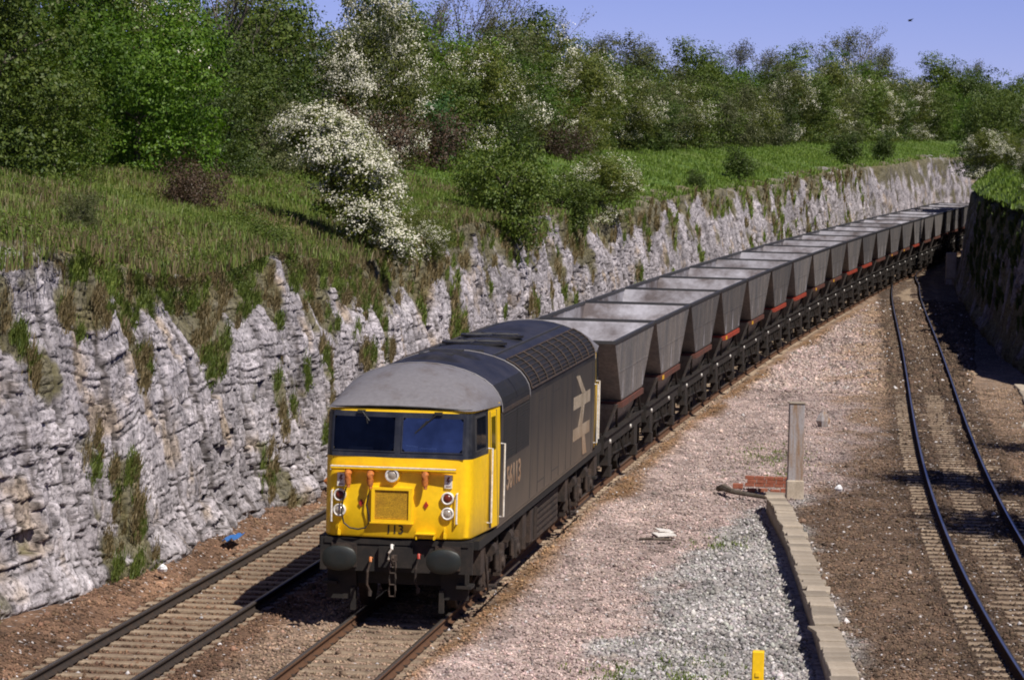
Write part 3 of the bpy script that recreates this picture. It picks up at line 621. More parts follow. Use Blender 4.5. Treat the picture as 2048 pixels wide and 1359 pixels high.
# ---------------------------------------------------------------- trees and bushes
def leaves_mesh(name, C, N, size, mat, parent=None, up=.35):
    """quads at C facing roughly N"""
    n = len(C); N = N + RNG.normal(0, .55, (n, 3)); N[:, 2] += up; N /= np.linalg.norm(N, axis=1)[:, None]
    R = RNG.normal(0, 1, (n, 3)); U = np.cross(N, R); U /= np.linalg.norm(U, axis=1)[:, None]; W = np.cross(N, U)
    sz = size * RNG.uniform(.6, 1.35, n)[:, None]; U = U * sz; W = W * sz * .62
    V = np.stack([C - U, C - W * .9 + N * sz * .12, C + U, C + W * .9 + N * sz * .12], 1)
    return np_mesh(name, V.reshape(-1, 3), np.arange(n * 4).reshape(-1, 4), mat, parent)
def crown_points(seed, R, h0, nc, n, cr=(.26, .46), low=.0, flat=0., per=14, sp_r=.12, clumps=None):
    r = np.random.default_rng(seed); C = []
    for i in range(nc):
        u = r.normal(0, 1, 3); u /= np.linalg.norm(u); q = r.uniform(.35, .88) ** .7; c = u * np.array(R) * q
        C.append((*c, r.uniform(*cr) * min(R[0], R[1]) * (1.15 - .3 * abs(u[2]))))
    for i in range(7):
        a = r.uniform(0, 6.28); q = r.uniform(.35, .75); C.append((R[0] * q * math.cos(a), R[1] * q * math.sin(a), -h0 + r.uniform(.3, .9), r.uniform(.28, .42) * min(R[0], R[1])))
    C.append((0, 0, -.1, .6 * min(R[0], R[1])))
    if clumps: C = list(clumps)
    C = np.array(C); wts = C[:, 3] ** 2; ns = n // per; ci = r.choice(len(C), ns, p=wts / wts.sum())
    u = r.normal(0, 1, (ns, 3)); u /= np.linalg.norm(u, axis=1)[:, None]; rad = C[ci, 3] * (1.04 - .5 * r.random(ns) ** 1.4) * (1 + .35 * r.random(ns) * (r.random(ns) < .16))
    sp = u * rad[:, None]; sp[:, 2] *= .8; c0 = C[ci, :3] + sp + r.normal(0, .07, (ns, 3)); spray = np.repeat(np.arange(ns), per); m = ns * per
    # each spray is a short flattish fan of leaves reaching outward
    along = np.repeat(r.uniform(.10, .34, ns), per) * r.uniform(-.5, 1., m); out = np.repeat(u + [0, 0, .15], per, 0)
    p = c0[spray] + out * along[:, None] + r.normal(0, 1, (m, 3)) * np.array([sp_r, sp_r, sp_r * .45]); p[:, 2] += h0
    uu = u[spray]; keep = p[:, 2] > low; return p[keep], uu[keep], C, spray[keep]
def trunk_mb(h0, C, r0, low=0., seed=0):
    rr = random.Random(seed); m = MB(); top = (rr.uniform(-.1, .1), rr.uniform(-.1, .1), h0)
    m.tube([(0, 0, -.6), (rr.uniform(-.05, .05), rr.uniform(-.05, .05), h0 * .5), top], [r0, r0 * .8, r0 * .6], 7)
    for c in C[:8]:
        z0 = h0 * rr.uniform(.5, 1); e = Vector((c[0], c[1], c[2] + h0)); b = Vector((0, 0, z0)); md = b.lerp(e, .5) + Vector((rr.uniform(-.2, .2), rr.uniform(-.2, .2), rr.uniform(0, .3)))
        m.tube([b, md, e], [r0 * .5, r0 * .33, r0 * .12], 5)
    return m
def make_tree(name, seed, R, h0, nc, n, leaf, size, r0=.10, cat='tree', blossom=0, bsize=.05, bshare=.4, low=.05, cr=(.26, .46), flat=0., twigs=0, clumps=None):
    root = empty(name); p, u, C, idx = crown_points(seed, R, h0, nc, n, cr, low, flat, clumps=clumps)
    trunk_mb(h0, C, r0, 0, seed).build('trunk', MAT['bark'], root)
    leaves_mesh('crown', p, u, size, MAT[leaf], root)
    if blossom:
        r = np.random.default_rng(seed + 1); ns = idx.max() + 1; out = np.linalg.norm((p - [0, 0, h0]) / np.array(R), axis=1)
        patch_ = fbm(p[:, 0] * .9 + seed, p[:, 2] * .9 + p[:, 1] * .5, seed, 3); score = np.zeros(ns); np.maximum.at(score, idx, patch_ * 1.3 + .25 * np.clip(out, 0, 1.2) + u[:, 2] * .12)
        thr = np.quantile(score, 1 - bshare * .5); sel = np.where((score[idx] > thr) & (u[:, 2] > -.3))[0]; sel = r.choice(sel, min(blossom, len(sel)))
        q = np.repeat(p[sel] + [0, 0, .04], 4, 0) + r.normal(0, bsize * 1.2, (len(sel) * 4, 3))
        leaves_mesh('blossom', q, np.repeat(u[sel], 4, 0), bsize * .62, MAT['blossom'], root, .6)
    return root
def bare_tree(name, seed, h, spread, leafn, leaf='leaf_olive'):
    rr = random.Random(seed); root = empty(name); m = MB(); tips = []; h = h * 1.25
    def grow(p, d, L, r, dep):
        q = p + d * L; mid = p + d * L * .5 + Vector((rr.uniform(-1, 1), rr.uniform(-1, 1), 0)) * L * .06
        m.tube([p, mid, q], [r, r * .85, r * .7], 5 if dep < 2 else 3)
        if dep > 2: tips.extend([mid, q])
        if dep >= 5: return
        for i in range(rr.choice((2, 3, 3)) if dep < 4 else 3):
            nd2 = (d + Vector((rr.uniform(-1, 1), rr.uniform(-1, 1), rr.uniform(-.2, .6))) * spread).normalized(); grow(q if i < 2 else mid, nd2, L * rr.uniform(.62, .86), r * .6, dep + 1)
    for i in range(rr.choice((1, 2))): grow(Vector((i * .2, 0, -.4)), Vector((rr.uniform(-.15, .15), rr.uniform(-.15, .15), 1)).normalized(), h * .30, h * .011, 0)
    m.build('trunk', MAT['twig'], root)
    T = np.array([tuple(t) for t in tips]); r = np.random.default_rng(seed); k = r.choice(len(T), leafn); q = T[k] + r.normal(0, .16, (leafn, 3))
    leaves_mesh('crown', q, r.normal(0, 1, (leafn, 3)), .055, MAT[leaf], root); return root

LATER()
PROTO = {}
def proto(key, mk, **info):
    o = mk(); PROTO[key] = dict(o=o, used=False, **info)
proto('bright', lambda: make_tree('bright_bush', 1, (2.6, 2.6, 2.5), 2.6, 26, 26000, 'leaf_bright', .055), desc='bright fresh green broadleaf bush', cat='bush')
proto('bright2', lambda: make_tree('bright_bush', 2, (2.2, 2.2, 2.7), 2.9, 22, 20000, 'leaf_bright', .06), desc='tall bright green bush', cat='bush')
proto('mid', lambda: make_tree('broadleaf_tree', 3, (2.5, 2.5, 2.6), 2.8, 24, 21000, 'leaf_mid', .06), desc='mid green broadleaf tree', cat='tree')
proto('mid2', lambda: make_tree('broadleaf_tree', 4, (2.1, 2.1, 3.0), 3.2, 24, 20000, 'leaf_mid', .06), desc='tall mid green tree', cat='tree')
proto('dark', lambda: make_tree('dark_tree', 5, (2.4, 2.4, 2.6), 2.7, 26, 21000, 'leaf_dark', .06), desc='dark green leafy tree', cat='tree')
proto('dark2', lambda: make_tree('dark_bush', 6, (2.3, 2.3, 2.0), 1.9, 20, 18000, 'leaf_dark', .055), desc='low dark green bush', cat='bush')
proto('olive', lambda: make_tree('scrub_bush', 7, (2.3, 2.3, 2.3), 2.3, 24, 16000, 'leaf_olive', .055, cr=(.2, .4)), desc='olive grey scrub bush', cat='bush')
proto('olive2', lambda: make_tree('scrub_tree', 8, (2.0, 2.0, 2.9), 3.2, 26, 15000, 'leaf_olive', .055, cr=(.18, .36)), desc='thin olive grey scrub tree', cat='tree')
proto('haw', lambda: make_tree('hawthorn_tree', 9, (2.2, 2.2, 2.7), 2.9, 40, 22000, 'leaf_hawthorn', .055, blossom=2300, bsize=.055, bshare=.75), desc='hawthorn with scattered white blossom', cat='hawthorn')
proto('haw2', lambda: make_tree('hawthorn_tree', 10, (2.3, 2.3, 2.2), 2.4, 40, 21000, 'leaf_hawthorn', .05, blossom=1500, bsize=.055, bshare=.5), desc='rounded hawthorn with patches of white blossom', cat='hawthorn')
proto('hawfull', lambda: make_tree('hawthorn_tree', 12, (2.0, 2.0, 2.5), 2.6, 46, 20000, 'leaf_hawthorn', .05, blossom=7500, bsize=.05, bshare=1.25, cr=(.16, .34)), desc='hawthorn thick with cream blossom', cat='hawthorn')
DRAPE = [(-1.55, .2, 2.2, .55), (-1.15, -.2, 2.35, .6), (-.75, .1, 2.0, .75), (-.9, -.3, 1.5, .6), (-.25, -.2, 1.75, .7), (-.2, .3, 1.2, .8), (.3, -.3, 1.2, .6), (.25, .1, .7, .7), (-.1, -.35, .35, .5), (.45, -.3, .15, .55), (.1, -.5, -.15, .4), (.75, -.4, -.3, .45), (1.05, -.5, -.6, .4), (1.35, -.5, -.85, .33), (-.55, 0, .5, .5)]
proto('hawdrape', lambda: make_tree('hawthorn_tree', 19, (1.6, 1.2, 1.9), .9, 15, 20000, 'leaf_hawthorn', .048, blossom=15000, bsize=.05, bshare=1.4, r0=.08, low=-.6, clumps=DRAPE), desc='hawthorn white with blossom', cat='hawthorn')
proto('spruce', lambda: make_tree('blue_green_bush', 13, (1.5, 1.5, 1.5), 1.6, 16, 11000, 'leaf_spruce', .055), desc='blue green bush', cat='bush')
proto('bramble', lambda: make_tree('bramble_bush', 14, (2.0, 1.6, 1.0), .8, 18, 9000, 'leaf_bramble', .045, r0=.04, low=-.2), desc='reddish brown bramble', cat='bramble')
proto('edge', lambda: make_tree('edge_bush', 15, (1.5, 1.4, 1.5), 1.5, 18, 13000, 'leaf_mid', .045, r0=.06, low=-.5), desc='dark green bush', cat='bush')
proto('small', lambda: make_tree('small_bush', 16, (.8, .8, .85), 1.05, 12, 5000, 'leaf_dark', .045, r0=.05, low=.0), desc='small round bush', cat='bush')
proto('bare', lambda: bare_tree('bare_tree', 21, 7.5, .55, 1500), desc='spindly tree with few leaves', cat='tree')
proto('bare2', lambda: bare_tree('bare_tree', 22, 7.0, .7, 2600), desc='twiggy tree just coming into leaf', cat='tree')
for q in PROTO.values(): q['o'].location = (0, 0, -1e4)

def camx(x, y, z=0.):
    d = (x - CAM_POS[0], y - CAM_POS[1], z - CAM_POS[2]); f = sum(a * b for a, b in zip(d, F_))
    return 1024 + 6918.62 * sum(a * b for a, b in zip(d, R_)) / f
def put(key, x, y, z, sc=1., rz=0., label=None, group=None, tilt=0.):
    q = PROTO[key]
    if not q['used']: o = q['o']; q['used'] = True
    else:
        o = q['o'].copy(); COL.objects.link(o)
        for ch in q['o'].children:
            c = ch.copy(); COL.objects.link(c); c.parent = o
    sc = sc if isinstance(sc, (tuple, list)) else (sc, sc, sc)
    o.location = (x, y, z); o.rotation_euler = (0, tilt, rz); o.scale = sc
    return tag(o, label or q['desc'], q['cat'], group)
ORD = ['first', 'second', 'third', 'fourth', 'fifth', 'sixth', 'seventh', 'eighth', 'ninth', 'tenth', 'eleventh', 'twelfth', 'thirteenth', 'fourteenth', 'fifteenth', 'sixteenth', 'seventeenth', 'eighteenth', 'nineteenth', 'twentieth', 'twenty-first', 'twenty-second', 'twenty-third', 'twenty-fourth', 'twenty-fifth', 'twenty-sixth', 'twenty-seventh', 'twenty-eighth', 'twenty-ninth', 'thirtieth'] + ['thirty-' + o for o in ('first', 'second', 'third', 'fourth', 'fifth', 'sixth', 'seventh', 'eighth', 'ninth')]
def row(rowname, rec, group):
    cnt = {}
    rec = sorted(rec, key=lambda r: camx(*P(r[1], r[2])[:2]))
    for key, s, t, sc in rec:
        x, y, _ = P(s, t); i = cnt.get(key, 0); cnt[key] = i + 1
        put(key, float(x), float(y), float(left_z(np.float64(s), np.float64(t))) - .1, sc, random.uniform(0, 6.28), '%s %s from the left in %s' % (ORD[i], PROTO[key]['desc'], rowname), group)
rq = random.Random(5)
FRONT = [('bright', 40, -14.6, 1.05), ('bright2', 33, -15.2, 1.0), ('mid2', 26, -14.6, .95), ('mid', 29.5, -14.0, .62), ('dark2', 46.5, -14.2, .75), ('mid', 50, -14.6, .7), ('olive', 55, -14.4, .62), ('dark', 59, -15.4, 1.), ('bramble', 66, -13.6, 1.2),
         ('hawfull', 70, -13.6, (.98, .98, 1.3)), ('haw', 77, -15.2, 1.05), ('bramble', 76, -13.6, 1.2), ('spruce', 82, -14.2, 1.05), ('mid', 88, -15., .85), ('haw', 95, -14.6, .95), ('dark2', 98, -13.4, .7), ('haw2', 103, -14.4, .9), ('dark', 110, -15, .9), ('bright2', 116, -15, .85), ('haw2', 118, -13.6, .75), ('bramble', 110, -13.2, 1.), ('haw', 126, -14.6, 1.0), ('mid2', 133, -15, .85),
         ('haw2', 140, -14.6, 1.), ('dark2', 146, -14, .9), ('olive', 153, -14.8, 1.05), ('haw2', 159, -14.4, 1.), ('mid', 166, -14.6, 1.), ('olive', 173, -14.6, 1.1), ('mid', 181, -15, 1.05), ('olive', 189, -14.5, 1.1), ('haw2', 197, -14.6, 1.), ('olive', 206, -14.6, 1.15), ('dark', 214, -14.8, 1.), ('haw', 223, -14.6, 1.05), ('mid', 232, -14.8, 1.1), ('haw2', 241, -14.4, 1.1), ('olive', 251, -14.8, 1.15), ('mid', 260, -14.6, 1.1), ('haw', 270, -14.6, 1.1), ('dark', 280, -14.8, 1.1), ('haw', 290, -14.6, 1.15), ('mid', 300, -14.6, 1.2), ('bright', 312, -14.6, 1.1), ('haw', 325, -14.6, 1.2), ('mid', 338, -14.6, 1.2)]
row('the hedge front', FRONT, 'trees and bushes along the hedge')
BACK = []
kinds = ['dark', 'mid2', 'mid', 'olive', 'bright', 'dark', 'haw', 'olive2', 'mid2', 'dark', 'olive2', 'bright2', 'mid', 'olive']
for i, s in enumerate(np.concatenate([np.arange(30, 130, 6.), np.arange(130, 380, 9.)])):
    BACK.append((kinds[(i * 5) % len(kinds)], float(s) + rq.uniform(-1.5, 1.5), -18.8 + rq.uniform(-.8, .8), rq.uniform(1.12, 1.32) * (1 if s < 90 else 1.04 if s < 250 else 1.22)))
row('the taller back row', BACK, 'trees and bushes along the hedge')
BARE = [('bare', 60, -17, 1.0), ('bare2', 74, -21, .85), ('bare2', 92, -22, .85), ('bare2', 104, -21, .85), ('bare', 113, -20, .95), ('bare2', 118, -22, 1.0), ('bare', 124, -21, 1.05), ('bare', 132, -21, 1.1), ('bare2', 142, -22, .95), ('bare', 156, -22, 1.), ('bare2', 176, -22, 1.0), ('bare2', 196, -22, 1.), ('bare2', 236, -22, 1.15), ('bare2', 252, -22, 1.1), ('bare2', 286, -21, 1.45), ('bare', 296, -22, 1.35), ('bare2', 305, -22, 1.3), ('bare2', 350, -22, 1.25)]
row('the skyline', BARE, 'thin trees on the skyline')
x, y, _ = P(322, -15.5); put('dark', float(x), float(y), 8.3, (1.7, 1.7, 1.85), 1., 'large dark evergreen standing above the hedge at the far right', 'trees and bushes along the hedge')

# bushes along the cliff edge
make_edge = [('hawdrape', 34.3, -7.0, (1.02, 1.02, 1.0), 'big hawthorn white with blossom draping down over the near cliff edge', 0.),
 ('edge', 22.5, -7.1, (.52, .52, .5), 'green shrub on the cliff lip left of the big white hawthorn', 1.),
 ('edge', 28.0, -8.6, (.60, .60, .55), 'low green shrub in the rough grass behind the near cliff lip', 2.5),
 ('edge', 38.5, -8.6, (.55, .55, .5), 'dark shrub in the shade behind the big white hawthorn', 2.),
 ('bramble', 30.0, -10.5, (.6, .6, .8), 'brown bramble patch behind the big white hawthorn', 2.),
 ('haw2', 40.3, -6.3, .38, 'small half flowered hawthorn at the cliff edge beside the big white one', 1.),
 ('edge', 55.5, -6.45, (1.05, 1.05, 1.3), 'large dark green bush spreading over the cliff edge', 2.),
 ('edge', 60.5, -7.4, (.95, .95, 1.0), 'green bush behind the large dark bush on the cliff edge', 4.),
 ('haw', 80, -6.6, (.74, .74, .52), 'low hawthorn with yellowish blossom on the cliff edge', .3),
 ('edge', 70.5, -6.7, (1.0, 1.0, .85), 'dark bush touching the low yellowish hawthorn on the cliff edge', 5.),
 ('edge', 17.5, -6.75, (.33, .33, .42), 'small green bush on the lip of the near cliff', 3.),
 ('olive', 15.5, -9.5, .22, 'small grey green bush in the long grass', 3.),
 ('small', 92, -8.6, (.75, .75, .95), 'small upright bush on the green strip, nearest of three', 0.),
 ('small', 136, -7.4, (1.05, 1.05, 1.1), 'round dark bush standing at the cliff edge', 2.),
 ('small', 197, -7.0, (1.5, 1.5, 1.4), 'spreading bush at the far cliff edge', 4.),
 ('small', 224, -7.0, (1.1, 1.1, 1.5), 'narrow bush at the far cliff edge', 5.),
 ('small', 44, -6.6, .5, 'tiny dark bush just left of the large dark bush', 1.),
 ('small', 111, -6.6, .6, 'tiny bush on the cliff lip between two larger ones', 1.)]
for key, s, t, sc, lab, rz in make_edge:
    x, y, _ = P(s, t); put(key, float(x), float(y), float(left_z(np.float64(s), np.float64(t))) - .15 - (.75 if key == 'edge' else .5 if t > -6.9 and s < 100 else 0), sc, rz, lab, 'bushes along the cliff edge')

# right bank
RB = [('haw', 152, .9, (.62, .62, .55), 'pale flowered shrub on the corner of the right cliff'), ('haw2', 128, 2.2, .5, 'low hawthorn on the right bank'), ('edge', 104, 3.4, .8, 'dark bush on the right bank'), ('haw', 92, 1.2, .36, 'small flowered shrub on the lip of the right cliff'), ('haw2', 78, 2.4, .42, 'nearest flowered shrub on the right bank'),
      ('dark', 160, 5.5, .85, 'dark tree at the top of the right bank'), ('hawfull', 176, 4.2, .75, 'white flowered hawthorn behind the right bank'), ('mid', 190, 3.5, 1.0, 'mid green tree beyond the right bank'), ('dark', 192, 1.0, 1.2, 'dark tree shading the line beyond the right cliff'), ('mid', 174, 1.2, (.75, .75, 1.15), 'green tree on the lip of the right cliff beside the end of the train'), ('dark', 183, .8, (1.0, 1.0, 1.3), 'dark tree on the lip of the right cliff by the last wagons'), ('mid2', 204, .8, 1.2, 'tall tree shading the far end of the train'), ('haw', 228, 3.5, 1.1, 'far hawthorn above the right cliff'), ('olive', 244, 4.5, 1.1, 'olive scrub bush above the far right cliff'), ('mid', 130, 8.5, .8, 'green tree set back on the right bank'), ('haw2', 145, 8.5, .8, 'hawthorn set back on the right bank')]
for key, y, d, sc, lab in RB:
    put(key, float(wallx(y)) + .5 + d, y, float(right_z(np.float64(y), np.float64(d))) - .15, sc, rq.uniform(0, 6), lab, 'bushes on the right bank')
for q in [q for q in PROTO.values() if not q['used']]:
    for ch in list(q['o'].children): bpy.data.objects.remove(ch)
    bpy.data.objects.remove(q['o'])

# ---------------------------------------------------------------- diesel locomotive
L = 19.5
loco = empty('diesel_locomotive', (0, 0, 0)); tag(loco, 'heavy diesel locomotive with yellow cab front numbered 113 and dark grimy sides', 'locomotive')
FLIP = Matrix.Translation((0, L, 0)) @ Matrix.Rotation(math.pi, 4, 'Z')
PLAN = [(0, -.05), (.55, -.025), (1.00, .01), (1.09, .03), (1.155, .075), (1.20, .14), (1.222, .24), (1.235, .36), (1.30, 1.2), (1.385, 2.3)]
ZB_, ZW_, ZE_ = 1.37, 2.69, 3.47
def hwid(y): return float(np.interp(y, [.36, 2.3], [1.235, 1.385]))
def yo(z): return max(0, z - ZW_) / (ZE_ - ZW_) * .15
def outline(z, inset=0., pts=PLAN):
    tp = 1 - .018 * max(0, z - ZW_) / .78
    full = [(-x, y) for x, y in reversed(pts[1:])] + pts
    r = []
    for x, y in full:
        k = max(0, 1 - max(0, y) / 1.6) if y < 1.6 else 0
        r.append(((x - math.copysign(inset, x) * (abs(x) > .01)) * tp, y + inset * k + yo(z) * k, z))
    return r
def text_mesh(s, size, depth, bold=0.):
    c = bpy.data.curves.new('lettering', 'FONT'); c.body = s; c.size = size; c.extrude = depth; c.offset = bold; c.align_x = 'CENTER'; c.align_y = 'CENTER'
    o = bpy.data.objects.new('lettering', c); COL.objects.link(o); bpy.context.view_layer.update()
    me = bpy.data.meshes.new_from_object(o.evaluated_get(bpy.context.evaluated_depsgraph_get())); bpy.data.objects.remove(o); bpy.data.curves.remove(c); return me
def pane(m, x0, x1, z0, z1, y, th=.01, tl=0., hole=0.):
    """upright panel on the raked front"""
    c = .05; poly = [(x0 + c, z0), (x1 - c, z0), (x1, z0 + c), (x1, z1 - c), (x1 - c, z1), (x0 + c, z1), (x0, z1 - c), (x0, z0 + c)]
    fy = lambda x, z: y + yo(z) + .05 * abs(x) - .05
    m.rings([[(px, fy(px, pz) - th, pz) for px, pz in poly], [(px, fy(px, pz) + .02, pz) for px, pz in poly]])
CABN = []
def build_cab(xf, front):
    cab = empty('cab', (0, 0, 0), 0, loco)
    B = lambda m, n, mt, par=cab, sm=None: m.build(n, MAT[mt], par, sm, xf)
    m = MB(); m.rings([outline(ZB_, .02), outline(ZB_ + .03), outline(2.0), outline(ZW_)], False); B(m, 'cab_shell', 'yellow', sm=40)
    band = [p for p in PLAN if p[1] < 1.22] + [(1.313, 1.32)]
    fy = lambda x, z: yo(z) + .05 * abs(x) - .052
    m = MB(); side_ = [p for p in band if p[0] >= 1.085]
    for sx in (-1, 1): m.rings([[(sx * x * (1 - .018 * max(0, z - ZW_) / .78) + sx * .002, y + yo(z) * max(0, 1 - max(0, y) / 1.6), z) for x, y in side_] for z in (ZW_, 3.0, 3.43)], False, False)
    for a_, b_, c_, d_ in ((-1.1, 1.1, ZW_, 2.79), (-1.1, 1.1, 3.35, 3.43), (-.045, .05, 2.79, 3.35), (1.07, 1.11, 2.79, 3.35), (-1.12, -1.09, 2.79, 3.35)):
        m.add([(x, fy(x, z) , z) for x, z in ((a_, c_), ((a_ + b_) / 2, c_), (b_, c_), (b_, d_), ((a_ + b_) / 2, d_), (a_, d_))], [(0, 1, 4, 5), (1, 2, 3, 4)])
    B(m, 'window_surround', 'blackband')
    m = MB(); m.box(-1.15, 1.15, .16, .62, 2.55, 2.74); m.box(-1.15, 1.15, 2.2, 2.28, 1.5, 3.62); m.box(-1.0, 1.0, .55, 2.2, 3.5, 3.53); m.box(-.2, .15, .18, .6, 2.74, 2.86); B(m, 'cab_interior', 'interior')
    for cx_ in (-.62, .62): m = MB(); m.bbox(cx_ - .24, cx_ + .24, 1.0, 1.12, 2.2, 2.95, .03); m.bbox(cx_ - .24, cx_ + .24, .7, 1.1, 2.1, 2.2, .03); B(m, 'seat', 'text')
    m = MB(); m.box(.10, .30, .12, .16, 2.74, 2.885, Matrix.Rotation(.35, 3, 'X') @ Matrix.Rotation(.12, 3, 'Y')); m.box(.34, .62, .12, .15, 2.74, 2.85, Matrix.Rotation(.4, 3, 'X')); m.box(-.85, -.45, .14, .17, 2.76, 2.835); B(m, 'papers', 'paper')
    m = MB(); m.rings([outline(3.43), outline(ZE_ + .01)], False)
    for sx in (-1, 1):   # door pillar and rear cab strip above waist
        y0, y1 = 1.32, 2.3
        pts = [(sx * (hwid(y)), y, z) for y, z in ((y0, ZW_), (y1, ZW_), (y1, 3.47), (y0, 3.47))]
        pts = [(x * (1 - .018 * max(0, z - ZW_) / .78), y, z) for x, y, z in pts]
        m.add(pts, [(0, 1, 2, 3)])
    B(m, 'cab_fascia', 'yellow')
    # eave gutter
    m = MB(); r = outline(ZE_, -.02); pts = [p for p in r]; m.tube([(p[0], p[1], ZE_ + .012 + .045 * max(0, 1 - (p[0] / 1.2) ** 2) * (p[1] < .4)) for p in pts], .014, 5); B(m, 'gutter', 'roofdark')
    # windscreens
    for x0, x1, gm in ((-1.10, -.045, 'glass_dark_refl'), (.05, 1.08, 'glass')):
        m = MB(); fy2 = lambda x, z: yo(z) + .05 * abs(x) - .066
        for a_, b_, c_, d_ in ((x0, x1, 2.78, 2.80), (x0, x1, 3.345, 3.365), (x0, x0 + .02, 2.80, 3.345), (x1 - .02, x1, 2.80, 3.345)): m.rings([[(x, fy2(x, z), z) for x, z in ((a_, c_), (b_, c_), (b_, d_), (a_, d_))], [(x, fy2(x, z) + .02, z) for x, z in ((a_, c_), (b_, c_), (b_, d_), (a_, d_))]])
        f = B(m, 'window_frame', 'blackband')
        m = MB(); pane(m, x0 + .02, x1 - .02, 2.80, 3.345, 0, .017); B(m, 'windscreen', gm, f)
    # side windows and door glass
    for sx in (-1, 1):
        def sq(m, y0, y1, z0, z1, off):
            P4 = [(sx * (hwid(y) * (1 - .018 * (z - ZW_) / .78) + off), y, z) for y, z in ((y0, z0), (y1, z0), (y1, z1), (y0, z1))]
            Q4 = [(x - sx * .03, y, z) for x, y, z in P4]; m.rings([Q4, P4])
        m = MB(); sq(m, .36, 1.16, 2.78, 3.38, .008); f = B(m, 'window_frame', 'rimdark')
        m = MB(); sq(m, .42, .76, 2.82, 3.34, .014); sq(m, .79, 1.12, 2.82, 3.34, .012); B(m, 'side_window', 'glass', f)
        m = MB(); sq(m, 1.50, 1.98, 1.42, 3.36, .004); d = B(m, 'cab_door', 'yellow')
        m = MB(); sq(m, 1.58, 1.90, 2.72, 3.28, .010); B(m, 'door_window', 'glass', d)
        m = MB(); sq(m, 1.47, 1.50, 1.42, 3.38, .006); sq(m, 1.98, 2.01, 1.42, 3.38, .006); B(m, 'door_seam', 'rimdark', d)
        for yh in (1.36, 2.36):
            m = MB(); X0 = sx * (hwid(yh) + .07); X1 = sx * (hwid(yh) - .02)
            m.tube([(X1, yh, 2.77), (X0, yh, 2.77), (X0, yh, 1.52), (X1, yh, 1.52)], .017, 6); B(m, 'door_handrail', 'white')
    # front furniture
    m = MB(); m.prism([(-.06, 2.545), (-.16, 2.53), (-.16, 2.50), (-.06, 2.46)], 'x', -1.09, .985); m2 = [(v[0], v[1], v[2]) for v in m.v]
    m.v = [(v[0], v[1], v[2]) for v in m2]; B(m, 'lamp_bar', 'yellow')
    m = MB(); m.box(-1.09, .985, -.163, -.10, 2.53, 2.546); m.box(-1.1, -1.085, -.15, .02, 2.47, 2.54); B(m, 'lamp_bar_top', 'white')
    hl = MB(); hl.lathe((-.07, -.03, 2.41), (0, -1, 0), [(0, .135), (.05, .135), (.07, .12), (.075, .09)], 20); h0 = B(hl, 'headlight', 'yellow', sm=30)
    m = MB(); m.lathe((-.07, -.10, 2.41), (0, -1, 0), [(0, .112), (.05, .112), (.055, .09), (.03, .088)], 20); B(m, 'headlight_rim', 'white', h0, 30)
    m = MB(); m.lathe((-.07, -.11, 2.41), (0, -1, 0), [(0, .088), (.03, .07), (.045, .02)], 16); B(m, 'lens', 'lens', h0, 60)
    for cx, kind in ((-.95, 'r'), (.845, 'r'), (-.95, 'w'), (.85, 'w')):
        cz = 2.05 if kind == 'r' else 1.80
        m = MB(); m.lathe((cx, .02, cz), (0, -1, 0), [(0, .105), (.085, .105), (.095, .09), (.08, .072), (.03, .068)], 20); l0 = B(m, 'tail_light' if kind == 'r' else 'marker_light', 'white', sm=30)
        m = MB(); m.lathe((cx, -.05, cz), (0, -1, 0), [(0, .072), (.02, .062), (.03, .02)], 16); B(m, 'lens', 'redlens' if kind == 'r' else 'lens', l0, 60)
    for hx, z0 in ((-.80, 2.46), (-.43, 2.45), (.48, 2.47)):
        m = MB(); m.tube([(hx, -.02, z0), (hx, -.10, z0), (hx, -.15, z0 - .05), (hx, -.16, z0 - .13)], [.055, .062, .062, .055], 10); m.cyl((hx, -.16, z0 - .12), (hx + .01, -.17, z0 - .22), .062, .045, 10); m.cyl((hx + .01, -.17, z0 - .21), (hx + .015, -.18, z0 - .27), .035, .03, 8)
        B(m, 'control_socket', 'orange', sm=40)
    m = MB(); cable = [(-.43, -.17, 2.2), (-.46, -.12, 2.05), (-.49, -.10, 1.9), (-.45, -.10, 1.75), (-.44, -.10, 1.62), (-.50, -.10, 1.53), (-.62, -.11, 1.50), (-.76, -.11, 1.52), (-.86, -.12, 1.60), (-.895, -.13, 1.75), (-.89, -.14, 1.9), (-.86, -.15, 2.05), (-.82, -.17, 2.2)]
    m.tube(cable, .014, 6); B(m, 'jumper_cable', 'text')
    m = MB(); x0, x1, z0, z1 = -.41, .265, 1.63, 2.205; y0, y1 = -.035, -.115
    for a in ((x0, x1, z1 - .045, z1), (x0, x1, z0, z0 + .045), (x0, x0 + .055, z0 + .045, z1 - .045), (x1 - .055, x1, z0 + .045, z1 - .045)): m.box(a[0], a[1], y1, y0 + .03, a[2], a[3])
    bx = B(m, 'front_grille_frame', 'yellow'); m = MB(); m.box(x0 + .05, x1 - .05, y1 + .035, y0 + .02, z0 + .04, z1 - .04)
    for i in range(18): zz = z0 + .06 + i * .0255; m.box(x0 + .055, x1 - .055, y1 + .026, y1 + .035, zz, zz + .019)
    B(m, 'front_grille', 'yellow2', bx)
    m = MB(); m.box(x0 - .02, x1 + .02, y1 - .01, y0 + .03, z0 - .02, z0 - .001); B(m, 'grille_sill', 'yellow', bx)
    for hx, z0, z1 in ((-1.08, 1.60, 2.12), (1.0, 1.63, 2.14)):
        m = MB(); m.tube([(hx, .05, z1), (hx, -.06, z1 - .01), (hx, -.06, z0 + .01), (hx, .05, z0)], .017, 6); B(m, 'front_handrail', 'white')
    for dx in (-.59, .49):
        m = MB(); m.prism([(dx, 1.93 - .062), (dx + .042, 1.93), (dx, 1.93 + .062), (dx - .042, 1.93)], 'y', -.052, -.02); B(m, 'red_diamond', 'red')
